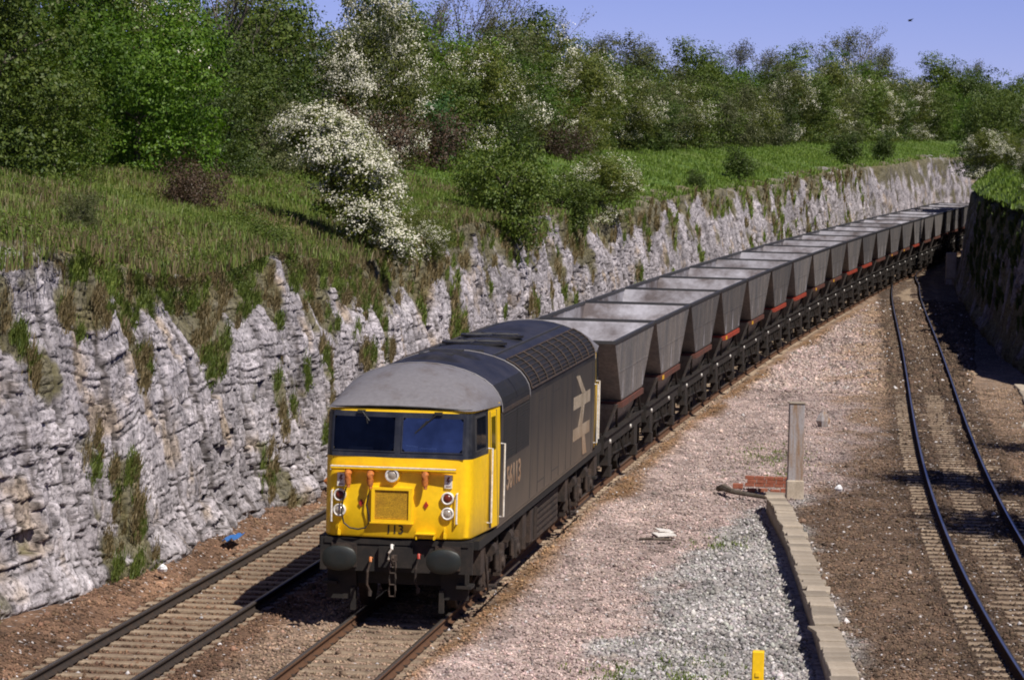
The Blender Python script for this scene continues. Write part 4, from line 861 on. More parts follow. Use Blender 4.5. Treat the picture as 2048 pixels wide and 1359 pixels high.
    for px, pz in ((-.935, 2.31), (.85, 2.33)):
        m = MB(); m.box(px - .062, px + .062, -.035, .03, pz - .115, pz + .105); pl = B(m, 'warning_plate', 'white')
        m = MB(); m.prism([(px - .01, pz + .075), (px + .03, pz + .075), (px + .005, pz + .02), (px + .035, pz + .02), (px - .025, pz - .055), (px - .008, pz + .0), (px - .035, pz + .0)], 'y', -.037, -.034)
        m.box(px - .04, px + .04, -.037, -.034, pz - .09, pz - .075); B(m, 'flash_symbol', 'redlens', pl)
    # steps and lamp brackets at the foot of the front
    m = MB(); m.box(.34, .66, -.17, -.0, 1.455, 1.475); m.box(.345, .365, -.15, .0, 1.37, 1.46); m.box(.635, .655, -.15, 0, 1.37, 1.46); B(m, 'front_step', 'yellow')
    for bx_ in (-.96, .80): m = MB(); m.box(bx_, bx_ + .025, -.09, .0, 1.38, 1.56); m.box(bx_, bx_ + .05, -.11, -.09, 1.40, 1.48); B(m, 'lamp_bracket', 'yellow')
    # wipers
    for a, b_ in (((-.62, 3.43), (-.50, 3.28)), ((.66, 3.45), (.27, 3.10))):
        m = MB(); m.box(a[0] - .08, a[0] + .05, yo(3.4) - .08, yo(3.4), 3.40, 3.45)
        m.tube([(a[0], yo(a[1]) - .08, a[1]), (b_[0], yo(b_[1]) - .055, b_[1])], .012, 5); m.tube([((a[0] + b_[0]) / 2, yo(3.27) - .05, (a[1] + b_[1]) / 2 + .03), (b_[0] - .03, yo(b_[1]) - .05, b_[1] - .05)], .012, 5); B(m, 'wiper', 'text')
    me = text_mesh('113', .205, .003, .002); o = link('lettering', me, MAT['text'], cab); o.matrix_local = (Matrix.Identity(4) if xf is None else xf) @ Matrix.Translation((-.02, -.055, 1.505)) @ Matrix.Rotation(math.pi / 2, 4, 'X')
    # buffer beam, buffers, coupling
    m = MB(); m.box(-1.27, 1.27, .02, .10, .80, 1.34); m.box(-1.2, 1.2, .0, .02, 1.25, 1.33); m.box(-.28, .28, -.06, .02, .88, 1.22); m.box(-1.23, 1.23, .1, 2.2, 1.15, 1.35); B(m, 'buffer_beam', 'beam')
    for sx in (-1, 1):
        m = MB(); m.lathe((sx * .8635, .02, 1.06), (0, -1, 0), [(0, .19), (.05, .19), (.06, .145), (.30, .14), (.31, .10), (.44, .10)], 18); m.box(sx * .8635 - .21, sx * .8635 + .21, -.02, .02, .86, 1.26)
        bf = B(m, 'buffer', 'grime', sm=35); m = MB()
        R = lambda k, y: [(sx * .8635 + .285 * k * math.copysign(abs(math.cos(a)) ** .85, math.cos(a)), y, 1.06 + .205 * k * math.copysign(abs(math.sin(a)) ** .85, math.sin(a))) for a in [i * math.pi / 14 for i in range(28)]]
        m.rings([R(.97, -.42), R(1, -.43), R(1, -.465), R(.9, -.485), R(.45, -.497)]); B(m, 'buffer_head', 'buffer', bf, 50)
    m = MB(); m.box(-.035, .035, -.30, .0, 1.00, 1.10); m.tube([(0, -.28, 1.1), (0, -.36, 1.06), (0, -.36, .98), (0, -.28, .96)], .03, 8)
    for k in range(3):
        zc = .92 - k * .19; m.tube([(.045, -.3, zc + .09), (.055, -.31, zc), (.045, -.3, zc - .1), (-.045, -.3, zc - .1), (-.055, -.31, zc), (-.045, -.3, zc + .09), (.045, -.3, zc + .09)], .018, 6)
    B(m, 'coupling_hook', 'grime', sm=40)
    for hx, zt, mt in ((-.40, 1.02, 'orange'), (.40, 1.10, 'red'), (-.05, 1.24, 'white')):
        m = MB(); m.tube([(hx, -.02, zt), (hx, -.14, zt + .02), (hx + .01, -.18, zt - .05)], .024, 8); c = B(m, 'brake_pipe_cock', mt)
        m = MB(); e = .52 if mt != 'white' else .25
        m.tube([(hx + .01, -.18, zt - .04), (hx - .03, -.22, zt - e * .4), (hx - .04, -.2, zt - e * .8), (hx + .01, -.17, zt - e)], .021, 7); m.cyl((hx + .01, -.17, zt - e), (hx + .01, -.19, zt - e - .09), .035, .03, 8); B(m, 'brake_hose', 'grime' if mt != 'white' else 'lens', c)
    m = MB(); m.box(-1.18, -.70, .25, .33, .30, .78); m.box(.72, 1.18, .25, .33, .34, .78); m.box(-.78, -.70, .2, .3, .12, .5); m.box(.70, .78, .2, .3, .12, .5); m.box(-.7, .7, .4, .5, .55, .8)
    m.box(1.0, 1.25, .1, .5, .55, .60); m.box(-1.25, -1.0, .1, .5, .55, .60); B(m, 'guard_irons', 'beam')
    return cab
build_cab(None, True); build_cab(FLIP, False)

# roof
PROF = [(1.385, 3.30), (1.378, 3.42), (1.35, 3.52), (1.29, 3.63), (1.20, 3.74), (1.07, 3.84), (.90, 3.93), (.70, 4.0), (.48, 4.055), (.25, 4.088), (0, 4.10)]
FULLP = [(-x, z) for x, z in PROF[:-1]] + PROF[::-1]
def prof_z(u):   # u 0..1 of half width
    xs_ = [p[0] / 1.378 for p in PROF[1:]][::-1]; zs_ = [p[1] for p in PROF[1:]][::-1]; return float(np.interp(u, xs_, zs_))
def cab_roof(xf):
    yy = [.125, .15, .19, .25, .34, .46, .6, .8, 1.05, 1.35, 1.7, 2.05, 2.42]; us = [math.sin(a) for a in np.linspace(-math.pi / 2, math.pi / 2, 31)]; V = []
    for y in yy:
        wv = np.interp(y, [.1, .125, .15, .19, .25, .34, .46, 1.35, 2.42], [1.0, 1.08, 1.13, 1.175, 1.205, 1.232, 1.25, 1.318, 1.384]); k = min(1, (y - .125) / 2.25); g = math.sin(math.pi / 2 * k) ** .78
        row_ = []
        for u in us:
            e = 3.475 + .05 * (1 - u * u) * max(0, 1 - (y - .125) / .5); e = e - .05 * k * (1 if abs(u) > .98 else 0)
            row_.append((u * wv, y, e + (max(prof_z(abs(u)), 3.47) - 3.475) * g * (1.0 if abs(u) < .985 else .3)))
        V.append(row_)
    m = MB(); m.rings(V, False, False); m.build('cab_roof', MAT['roofgrey'], loco, 50, xf)
cab_roof(None); cab_roof(FLIP)
m = MB(); m.rings([[(x, y, z) for x, z in FULLP] for y in (2.40, 2.8, 6.0, 10, 14, L - 2.40)], False, False); rf = m.build('roof', MAT['roofdark'], loco, 40)
m = MB()
for y in (2.42, 6.15, L - 2.42): m = MB(); m.tube([(x * 1.004, y, z + .004) for x, z in FULLP], .012, 4); m.build('roof_joint', MAT['roofgrey'], rf)
def patch(m, y0, y1, i0, i1, off, sx=1, th=.01):
    pts = PROF[i0:i1 + 1]; nrm = []
    A = [(sx * (x + off * .8), y0, z + off * .6) for x, z in pts]; Bq = [(sx * (x + off * .8), y1, z + off * .6) for x, z in pts]; m.rings([A, Bq], False, False)
for sx in (-1, 1):
    for y0, y1 in ((2.55, 4.28), (4.38, 6.02)):
        m = MB(); patch(m, y0, y1, 1, 4, .006, sx); m.build('roof_side_panel', MAT['black'], rf)
    m = MB(); m.box(sx * 1.39 - .012, sx * 1.39 + .012, 2.5, 6.1, 3.27, 3.34); m.build('cantrail', MAT['grime'], rf)
    m = MB(); patch(m, 6.35, 16.95, 1, 6, .004, sx); m.build('roof_grille', MAT['black'], rf)
    m = MB(); ny = 9
    for k in range(ny + 1):
        y = 6.35 + (16.95 - 6.35) * k / ny; m.tube([(sx * (x + .016), y, z + .014) for x, z in PROF[1:7]], .017, 4)
    for k in range(9):
        q = 1 + 5 * k / 8; i = int(min(q, 5.999)); f = q - i; x = PROF[i][0] * (1 - f) + PROF[i + 1][0] * f; z = PROF[i][1] * (1 - f) + PROF[i + 1][1] * f
        m.tube([(sx * (x + .012), 6.35, z + .010), (sx * (x + .012), 16.95, z + .010)], .012 if k not in (0, 8) else .022, 4)
    m.build('grille_bars', MAT['grime'], rf)
for yc in (8.6, 11.0):
    m = MB(); m.lathe((0, yc, 4.07), (0, 0, 1), [(0, .62), (.05, .62), (.055, .56), (.02, .55)], 28); fan = m.build('roof_fan', MAT['roofdark'], rf, 30)
    m = MB()
    for k in range(6): a = k * math.pi / 6; m.tube([(.55 * math.cos(a), yc + .55 * math.sin(a), 4.125), (-.55 * math.cos(a), yc - .55 * math.sin(a), 4.125)], .01, 4)
    m.build('fan_guard', MAT['rimdark'], fan)
def blister(m, y0, y1, x0, x1, h):
    R = []
    for i in range(9):
        k = i / 8; y = y0 + (y1 - y0) * k; hh = h * math.sin(math.pi * k) ** .5; R.append([(x0 + (x1 - x0) * j / 8, y, np.interp(abs(x0 + (x1 - x0) * j / 8), [p[0] for p in PROF][::-1], [p[1] for p in PROF][::-1]) - .01 + hh * math.sin(math.pi * j / 8) ** .5) for j in range(9)])
    m.rings(R, False, False)
for a in ((3.3, 4.5, -.55, .55, .10), (4.7, 5.5, -.5, .7, .09), (12.8, 15.4, -.5, .5, .07)): m = MB(); blister(m, *a); m.build('exhaust_cowl', MAT['roofdark'], rf, 40)
m = MB()
for yc in (3.9, 5.1): m.box(-.30, .30, yc - .10, yc + .10, 4.14, 4.18)
m.box(-.5, .5, 6.3, 6.34, 4.05, 4.11); m.box(-.7, -.66, 6.4, 16.8, 4.0, 4.03); m.box(.66, .70, 6.4, 16.8, 4.0, 4.03); m.build('roof_ridge_strip', MAT['rimdark'], rf)

# body sides
m = MB()
for sx in (-1, 1):
    pr = [(1.365, 1.37), (1.385, 1.5), (1.388, 2.4), (1.385, 3.30)]
    m.rings([[(sx * x, 2.3, z) for x, z in pr], [(sx * x, L - 2.3, z) for x, z in pr]], False, False)
m.box(-1.36, 1.36, 2.31, L - 2.31, 1.32, 1.36); body = m.build('body', MAT['bodyside'], loco, 30)
m = MB(); m.box(-1.34, 1.34, .3, L - .3, 1.18, 1.33); m.box(-.9, .9, 1.5, L - 1.5, .95, 1.18); m.build('underframe', MAT['black'], loco)
for sx in (-1, 1):
    m = MB(); a, b_ = sorted((sx * 1.386, sx * 1.395)); m.box(a, b_, 2.62, 6.12, 2.42, 3.24)
    pn = m.build('side_grille', MAT['panel'], body); m = MB()
    a, b_ = sorted((sx * 1.395, sx * 1.40))
    for k in range(16): m.box(a, b_, 2.66, 6.08, 2.46 + k * .049, 2.475 + k * .049)
    m.box(a, b_, 4.33, 4.37, 2.42, 3.24); m.build('louvre', MAT['black'], pn)
    m = MB(); a, b_ = sorted((sx * 1.386, sx * 1.3905))
    for y in (6.4, 7.5, 8.6, 9.7, 10.8, 12.0, 12.9, 16.6): m.box(a, b_, y, y + .02, 1.42, 3.27)
    for y0, y1 in ((7.55, 8.55), (9.75, 10.75)): m.box(a, b_, y0, y1, 3.12, 3.13); m.box(a, b_, y0, y1, 1.6, 1.61)
    m.build('panel_seam', MAT['rimdark'], body)
    # double arrow, drawn in (along, z)
    m = MB(); a, b_ = sorted((sx * 1.3892, sx * 1.3925)); pol = [[(13.2, 2.50), (16.22, 2.48), (16.22, 2.73), (13.2, 2.76)], [(13.2, 1.86), (16.2, 1.84), (16.2, 2.09), (13.2, 2.11)],
        [(13.55, 3.17), (14.2, 3.15), (15.35, 2.735), (14.7, 2.74)], [(14.62, 2.49), (15.2, 2.487), (14.85, 2.105), (14.1, 2.107)], [(14.0, 2.49), (14.62, 2.49), (14.1, 2.107), (14.0, 2.107)][:0], [(14.78, 1.85), (15.35, 1.847), (15.75, 1.44), (15.0, 1.45)]]
    for p in pol:
        if not p: continue
        q = [(y if sx > 0 else L - y, z) for y, z in p]; m.prism(q, 'x', a, b_)
    m.build('double_arrow_emblem', MAT['logo'], body)
    me = text_mesh('56113', .62, .002, .012); o = link('lettering', me, MAT['logo'], body)
    cx = 4.12 if sx > 0 else L - 4.12
    # squeeze letters to the photographed width and height
    co = np.array([v.co for v in me.vertices]); w_ = np.ptp(co[:, 0]); h_ = np.ptp(co[:, 1]); S4 = Matrix.Diagonal((1.84 / w_, .42 / h_, 1, 1))
    o.matrix_local = Matrix.Translation((sx * 1.3905, cx, 2.06)) @ Matrix.Rotation(sx * math.pi / 2, 4, 'Z') @ Matrix.Rotation(math.pi / 2, 4, 'X') @ S4
# bogies
def wheelset(parent, y, r=.57, x=.75, axle=True, n=28, mt='grime'):
    m = MB()
    for sx in (-1, 1): m.lathe((sx * (x - .06), y, r), (sx, 0, 0), [(-.02, r + .03), (.015, r + .03), (.02, r), (.125, r - .01), (.13, r - .07), (.09, r - .09), (.09, .16), (.15, .14), (.16, .05)], n)
    m.cyl((-x, y, r), (x, y, r), .09, n=8); return m.build('wheelset', MAT[mt], parent, 35)
def bogie(yc, xf=None):
    b = empty('bogie', (0, yc, 0), 0, loco)
    m = MB()
    for sx in (-1, 1):
        X0, X1 = sorted((sx * 1.02, sx * 1.16)); pr = [(-2.75, .78), (-2.55, .98), (-1.2, .98), (-.9, .84), (.9, .84), (1.2, .98), (2.55, .98), (2.75, .78), (2.5, .66), (-2.5, .66)]
        m.prism(pr, 'x', X0, X1)
        for ya in (-2.05, 0, 2.05):
            c0, c1 = sorted((sx * 1.08, sx * 1.27)); m.bbox(c0, c1, ya - .17, ya + .17, .40, .76, .02); m.cyl((sx * 1.25, ya, .57), (sx * 1.31, ya, .57), .12, .10, 12)
            for d in (-.34, .34): m.cyl((sx * 1.17, ya + d, .50), (sx * 1.17, ya + d, .86), .085, n=10); m.box(min(sx * 1.09, sx * 1.25), max(sx * 1.09, sx * 1.25), ya + d - .1, ya + d + .1, .44, .50)
            m.tube([(sx * 1.22, ya - .5, 1.10), (sx * 1.22, ya - .48, .5)], .035, 6)
        for ya in (-1.05, 1.05):
            m.cyl((sx * 1.2, ya - .2, .92), (sx * 1.2, ya + .18, .92), .11, n=12); m.box(min(sx * .98, sx * 1.1), max(sx * .98, sx * 1.1), ya - .1, ya + .1, .2, .8)
        m.box(min(sx * 1.15, sx * 1.3), max(sx * 1.15, sx * 1.3), -2.95, -2.45, .70, 1.15); m.box(min(sx * 1.15, sx * 1.3), max(sx * 1.15, sx * 1.3), 2.45, 2.95, .70, 1.15)
        m.tube([(sx * 1.24, -2.7, .75), (sx * 1.0, -2.75, .25)], .03, 6); m.tube([(sx * 1.28, -2.3, .3), (sx * 1.28, 2.3, .3)], .02, 5)
        m.tube([(sx * 1.29, -2.6, 1.2), (sx * 1.33, -2.2, .35), (sx * 1.33, -1.9, .35)], .02, 5)
        m.box(min(sx * 1.2, sx * 1.36), max(sx * 1.2, sx * 1.36), -1.6, -1.3, .32, .35)
    m.box(-1.05, 1.05, -2.72, -2.58, .6, .85); m.box(-1.05, 1.05, 2.58, 2.72, .6, .85); m.box(-1., 1., -.3, .3, .7, 1.1)
    m.build('bogie_frame', MAT['grime'], b, 30)
    for ya in (-2.05, 0, 2.05): wheelset(b, ya)
bogie(3.75); bogie(L - 3.75)
m = MB(); m.bbox(-1.22, 1.22, 7.2, 12.3, .34, 1.16, .05)
for sx in (-1, 1):
    for k in range(6): a, b_ = sorted((sx * 1.22, sx * 1.245)); m.box(a, b_, 8.1, 12.1, .42 + k * .12, .47 + k * .12)
    a, b_ = sorted((sx * 1.22, sx * 1.30)); m.box(a, b_, 7.3, 7.8, .5, 1.1); m.cyl((sx * 1.3, 7.95, .5), (sx * 1.3, 7.95, 1.1), .05, n=8)
m.build('fuel_tank', MAT['grime'], loco)

# ---------------------------------------------------------------- coal hopper wagons
HT, HW, TL, BL, BZ = 3.478, 1.455, 4.37, 2.32, 2.05
def wagon_meshes():
    D = {}
    def fr(k, off=0.):   # frustum ring k 0 top .. 1 bottom
        x = HW + (1.40 - HW) * k + off; y = TL + (BL - TL) * k + off; z = HT + (BZ - HT) * k; return x, y, z
    m = MB(); R = []
    for k in (1., .5, 0.): x, y, z = fr(k); R.append([(-x, -y, z), (x, -y, z), (x, y, z), (-x, y, z)])
    m.rings(R, True, False)
    for j in range(1, 7):      # vertical beads on the sides
        yt = -TL + 2 * TL * j / 7; kk = 1. if abs(yt) < BL else (TL - abs(yt)) / (TL - BL)
        for sx in (-1, 1):
            x0, _, z0 = fr(0); x1, _, z1 = fr(kk * .97); m.rings([[(sx * (x0 - .01), yt - .02, z0), (sx * (x0 + .007), yt - .012, z0), (sx * (x0 + .007), yt + .012, z0), (sx * (x0 - .01), yt + .02, z0)], [(sx * (x1 - .01), yt - .02, z1), (sx * (x1 + .007), yt - .012, z1), (sx * (x1 + .007), yt + .012, z1), (sx * (x1 - .01), yt + .02, z1)]])
    for sx in (-1, 1):
        for zz in (2.72,): kz = (HT - zz) / (HT - BZ); xx = HW + (1.40 - HW) * kz; yy_ = TL + (BL - TL) * kz; m.box(min(sx * (xx - .01), sx * (xx + .008)), max(sx * (xx - .01), sx * (xx + .008)), -yy_ + .02, yy_ - .02, zz, zz + .03)
    for sy in (-1, 1):
        for sx in (-.95, -.32, .32, .95):
            x0, y0, z0 = fr(.04); x1, y1, z1 = fr(1.); m.rings([[(sx - .03, sy * y0, z0), (sx + .03, sy * y0, z0), (sx + .03, sy * (y0 + .05), z0), (sx - .03, sy * (y0 + .05), z0)], [(sx - .03, sy * y1, z1), (sx + .03, sy * y1, z1), (sx + .03, sy * (y1 + .05), z1), (sx - .03, sy * (y1 + .05), z1)]])
    # lower discharge hopper
    m.rings([[(-1.35, -2.45, 1.95), (1.35, -2.45, 1.95), (1.35, 2.45, 1.95), (-1.35, 2.45, 1.95)], [(-.75, -1.7, .75), (.75, -1.7, .75), (.75, 1.7, .75), (-.75, 1.7, .75)]], True, True)
    D['hopper'] = m
    m = MB(); t = .035; R = []
    for k in (0., .5, 1.): x, y, z = fr(k, -t); R.append([(-x, -y, z + (.0 if k == 0 else .03)), (x, -y, z + (.0 if k == 0 else .03)), (x, y, z + (.0 if k == 0 else .03)), (-x, y, z + (.0 if k == 0 else .03))])
    x = 1.36; R.append([(-x + .5, -1.9, 1.6), (x - .5, -1.9, 1.6), (x - .5, 1.9, 1.6), (-x + .5, 1.9, 1.6)])
    m.rings(R, True, False); b = len(m.v); m.add([(-1.2, -1.9, 1.65), (1.2, -1.9, 1.65), (1.2, 0, 2.25), (-1.2, 0, 2.25), (1.2, 1.9, 1.65), (-1.2, 1.9, 1.65)], [(0, 1, 2, 3), (3, 2, 4, 5)])
    for sx in (-1, 1):
        for yy_ in (-2.2, 0, 2.2): m.box(min(sx * (HW - .07), sx * (HW - .03)), max(sx * (HW - .07), sx * (HW - .03)), yy_ - .03, yy_ + .03, 2.1, HT - .05)
    D['inner_lining'] = m
    m = MB(); o = .02
    m.box(-HW - o, HW + o, -TL - o, -TL + .055, HT - .04, HT + .03); m.box(-HW - o, HW + o, TL - .055, TL + o, HT - .04, HT + .03)
    m.box(-HW - o, -HW + .055, -TL + .055, TL - .055, HT - .04, HT + .03); m.box(HW - .055, HW + o, -TL + .055, TL - .055, HT - .04, HT + .03); D['top_rim'] = m
    m = MB()
    for sx in (-1, 1): m.box(min(sx * 1.36, sx * 1.43), max(sx * 1.36, sx * 1.43), -BL - .05, BL + .05, 1.88, 2.01)
    for sy in (-1, 1): m.box(-1.36, 1.36, min(sy * (BL - .03), sy * (BL + .05)), max(sy * (BL - .03), sy * (BL + .05)), 1.88, 2.01)
    D['sill'] = m
    m = MB()
    for sx in (-1, 1):
        a, b = sorted((sx * 1.16, sx * 1.22)); m.box(a, b, -4.02, 4.02, 1.06, 1.32); m.box(min(sx * 1.14, sx * 1.28), max(sx * 1.14, sx * 1.28), -4.02, 4.02, 1.32, 1.35)
        for sy in (-1, 1):
            m.tube([(sx * 1.2, sy * 3.9, 1.33), (sx * 1.3, sy * 2.45, 1.92)], .035, 5); m.tube([(sx * 1.2, sy * 1.3, 1.33), (sx * 1.3, sy * 2.3, 1.9)], .03, 5)
            m.box(min(sx * 1.0, sx * 1.22), max(sx * 1.0, sx * 1.22), sy * 2.78 - .35, sy * 2.78 + .35, .62, 1.06)
            m.bbox(min(sx * 1.05, sx * 1.26), max(sx * 1.05, sx * 1.26), sy * 2.78 - .14, sy * 2.78 + .14, .33, .62, .02)
            for d in (-.5, .5): m.tube([(sx * 1.12, sy * 2.78, .70), (sx * 1.12, sy * 2.78 + d, .92)], .04, 5)
            m.box(min(sx * .7, sx * .85), max(sx * .7, sx * .85), sy * 2.1 - .08, sy * 2.1 + .08, .25, .7)
        for yv in (-1.4, -.5, .4, 1.3): m.box(min(sx * 1.1, sx * 1.2), max(sx * 1.1, sx * 1.2), yv - .05, yv + .05, .75, 1.06)
        m.tube([(sx * 1.18, -1.9, .78), (sx * 1.18, 1.9, .70)], .028, 6); m.tube([(sx * 1.26, -1.2, 1.1), (sx * 1.3, -.2, .62), (sx * 1.3, .5, .58)], .022, 5)
        m.box(min(sx * .8, sx * 1.15), max(sx * .8, sx * 1.15), -.9, -.2, .55, .95); m.cyl((sx * .9, .6, .8), (sx * .9, 1.3, .8), .15, n=10)
    for sy in (-1, 1): m.box(-1.22, 1.22, sy * 4.02 - .06, sy * 4.02 + .06, .95, 1.32); m.box(-1.15, 1.15, sy * 3.4 - .05, sy * 3.4 + .05, 1.32, 1.36); m.tube([(-.5, sy * 3.95, 1.35), (-.5, sy * 2.7, 2.0)], .03, 5); m.tube([(.5, sy * 3.95, 1.35), (.5, sy * 2.7, 2.0)], .03, 5)
    D['chassis'] = m
    return D
WD = wagon_meshes(); WMAT = {'hopper': 'alu', 'inner_lining': 'aluin', 'top_rim': 'rimdark', 'sill': 'sillbrown', 'chassis': 'chassis'}
w0 = empty('hopper_wagon'); hop = None
for k in ('hopper', 'chassis', 'top_rim', 'inner_lining', 'sill'):
    o = WD[k].build(k, MAT[WMAT[k]], w0 if k in ('hopper', 'chassis') else hop)
    if k == 'hopper': hop = o
    if k == 'chassis': chas = o
sill_bright = hop.children[-1].data.copy() if False else [c for c in hop.children if c.name.startswith('sill')][0].data.copy(); sill_bright.materials[0] = MAT['sillred']
for ya in (-2.78, 2.78): wheelset(w0, ya, .46, n=22, mt='chassis')
for sy in (-1, 1):
    for sx in (-1, 1):
        m = MB(); m.lathe((sx * .8635, sy * 4.08, 1.06), (0, sy, 0), [(0, .14), (.22, .12), (.23, .08), (.42, .08), (.43, .21), (.47, .21), (.49, .12)], 14); m.build('buffer', MAT['grime'], w0, 35)
m = MB(); m.box(1.40, 1.415, -2.32, -2.0, 2.36, 2.38); m.box(1.40, 1.415, -2.32, -2.05, 2.41, 2.43); m.box(1.40, 1.416, -2.32, -2.22, 2.46, 2.58); m.box(1.40, 1.416, -2.16, -2.12, 2.46, 2.6)
m.build('stencilled_panel', MAT['aluin'], hop)
m = MB(); m.box(1.43, 1.445, -2.3, -1.95, 1.9, 2.0); plate_me = m.build('number_plate', MAT['plate'], hop).data
bpy.data.objects.remove([c for c in hop.children if c.name.startswith('number_plate')][0])
m = MB()
for y in (-3.4, .9): m = MB(); m.cyl((1.28, y, 1.2), (1.31, y, 1.2), .045, n=8); m.build('label_disc', MAT['white'], w0)
def copy_tree(o, parent=None):
    c = o.copy(); COL.objects.link(c)
    if parent: c.parent = parent
    for ch in list(o.children): copy_tree(ch, c)
    return c
BRIGHT = {3, 5, 6, 9, 10, 14}; PLATES = {1, 3, 4, 7, 8, 12, 13}
NW = 21
for i in range(NW):
    o = w0 if i == 0 else copy_tree(w0)
    s = 24.65 + 9.193 * i; x, y, th = P(s); o.location = (float(x), float(y), 0); o.rotation_euler = (0, 0, -float(th))
    desc = 'with bright red lower rim' if i in BRIGHT else 'with dull brown lower rim'
    if i in PLATES: desc += ' and yellow plate'
    tag(o, 'open grey hopper wagon, %s behind the locomotive, %s' % (ORD[i], desc), 'wagon', 'hopper wagons of the coal train')
    hp = [c for c in o.children if c.name.startswith('hopper')][0]
    sc_ = 1 + random.uniform(-.004, .004)
    for c in hp.children:
        if c.name.startswith('sill') and i in BRIGHT: c.data = sill_bright
    if i in PLATES: c = bpy.data.objects.new('number_plate', plate_me); COL.objects.link(c); c.parent = hp

# ---------------------------------------------------------------- lineside objects
tro = empty('cable_trough', (0, 0, 0)); tag(tro, 'line of concrete cable trough lids snaking towards the grey post', 'cable trough')
def troz(y): return .20
dist = 0; y = -13.; k = 0; rr = random.Random(9)
V, F = sweep(lambda s: (trx(s), s, np.zeros_like(s) + .12), -13, 21.2, .5, [(-.17, -.4), (-.17, .13), (.17, .13), (.17, -.4)])
np_mesh('trough_body', V, F, MAT['lid'], tro)
while y < 20.9:
    ln = .62 if rr.random() < .85 else .45; m = MB(); j = rr.uniform(-.03, .03); tz = rr.uniform(-.02, .02)
    x0 = float(trx(y)); x1 = float(trx(y + ln)); a = math.atan2(x1 - x0, ln) + rr.uniform(-.05, .05)
    m.bbox(-.205, .205, .008, ln - .008, .135, .195, .008)
    o = m.build('lid', MAT['lid'], tro); o.location = (x0 + j, y, tz - (.0 if k != 9 else .05)); o.rotation_euler = (rr.uniform(-.02, .02), rr.uniform(-.035, .035), -a + rr.uniform(-.03, .03) + (0 if k not in (9, 22) else .16)); y += ln; k += 1
pt = empty('lineside_post', (5.36, 23.9, 0), .12); tag(pt, 'tall square grey lineside post with rusty streaks on a pale block', 'post')
m = MB(); m.bbox(-.175, .175, -.15, .15, .02, 1.98, .015); m.build('shaft', MAT['post'], pt); m = MB(); m.bbox(-.19, .19, -.17, .17, 1.98, 2.02, .012); m.build('cap', MAT['lid'], pt)
m = MB(); m.bbox(-.20, .20, -.19, .19, -.35, .22, .02); m.build('base_block', MAT['lid'], pt)
yp = empty('marker_post', (6.37, -6.45, -.15)); tag(yp, 'short bright yellow post at the bottom edge among white stones', 'post')
m = MB(); m.bbox(-.085, .085, -.085, .085, -.25, .86, .012); m.build('shaft', MAT['yellow'], yp); m = MB(); m.box(-.10, -.085, -.05, .05, .35, .42); m.box(-.03, .03, -.1, -.085, .5, .56); m.build('bracket', MAT['yellow'], yp)
# brick edging and timber by the post
br = empty('brick_kerb', (4.66, 25.6, .14), -.02); tag(br, 'short kerb of red bricks beside the foot of the grey post', 'bricks')
rr = random.Random(2)
for i in range(5):
    for j in range(3): m = MB(); m.bbox(-.55 + i * .23 + .05 * (j % 2), -.335 + i * .23 + .05 * (j % 2), -.06, .05, -.28 + j * .085, -.202 + j * .085, .006); o = m.build('brick', MAT['brick'], br); o.rotation_euler = (0, 0, rr.uniform(-.03, .03))
m = MB(); m.bbox(-.82, -.59, -.30, -.14, -.32, -.2, .01); m.build('broken_brick', MAT['brick'], br)
for bx0, by0, ra in ((-.2, -.55, .3), (.1, -.75, -.5), (.32, -.45, .15), (-.45, -.62, -.2)): m = MB(); m.bbox(bx0, bx0 + .22, by0, by0 + .11, -.36, -.27, .006); o = m.build('loose_brick', MAT['brick'], br)
m = MB(); m.tube([(3.55, 24.6, -.12), (3.7, 24.2, -.05), (3.95, 23.6, -.08), (4.4, 23.2, -.10), (5.1, 22.6, -.12)], [.07, .09, .06, .05, .04], 7)
tag(m.build('old_timber', MAT['bark'], None), 'dark old timber lying by the red bricks', 'timber')
def rock(name, loc, r, mat, label, cat, seed, sq=(1, 1, 1)):
    q = random.Random(seed); m = MB(); n = 7; R = []
    for a_, k in ((-.5, .75), (0, 1.), (.5, .7), (.85, .2)): R.append([(math.cos(i * 2 * math.pi / n) * r * k * q.uniform(.7, 1.15) * sq[0], math.sin(i * 2 * math.pi / n) * r * k * q.uniform(.7, 1.15) * sq[1], a_ * r * sq[2]) for i in range(n)])
    m.rings(R); o = m.build(name, MAT[mat]); o.location = loc; return tag(o, label, cat)
rock('pointed_stone', (5.15, 44.5, -.05), .22, 'post', 'small dark pointed stone standing on the gravel beyond the post', 'stone', 1, (1, 1, 1.5))
m = MB(); m.box(-.3, .28, -.35, .25, 0, .02); m.box(-.1, .35, .1, .6, .03, .045, Matrix.Rotation(.1, 3, 'Y'))
o = m.build('broken_slab', MAT['white']); o.scale = (.7, .7, 1); o.location = (3.1, 15.3, -.17); o.rotation_euler = (.06, -.04, .4); tag(o, 'broken white slab lying flat on the pink gravel', 'debris')
m = MB(); m.tube([(2.7, 14.2, -.16), (3.0, 14.0, -.12), (3.35, 14.25, -.15)], .03, 6); tag(m.build('old_stick', MAT['bark']), 'dark stick lying in front of the broken white slab', 'debris')
m = MB(); g = [[(-5.0 + i * .045, 9.6 + j * .35, .03 + .035 * math.sin(i * 2 + j) + i * .008) for i in range(6)] for j in range(4)]; m.rings(g, False, False)
o = m.build('blue_sheet', MAT['blue']); md = o.modifiers.new('thick', 'SOLIDIFY'); md.thickness = .01; tag(o, 'crumpled blue sheet at the foot of the cliff on the left', 'sheet')
rock('white_lump', (-5.0, 4.6, .1), .10, 'paper', 'white lump of rock at the cliff foot by the left track', 'stone', 5)
rock('orange_lump', (-4.9, 20.5, .15), .16, 'orange', 'orange lump at the cliff foot just left of the cab', 'stone', 6)
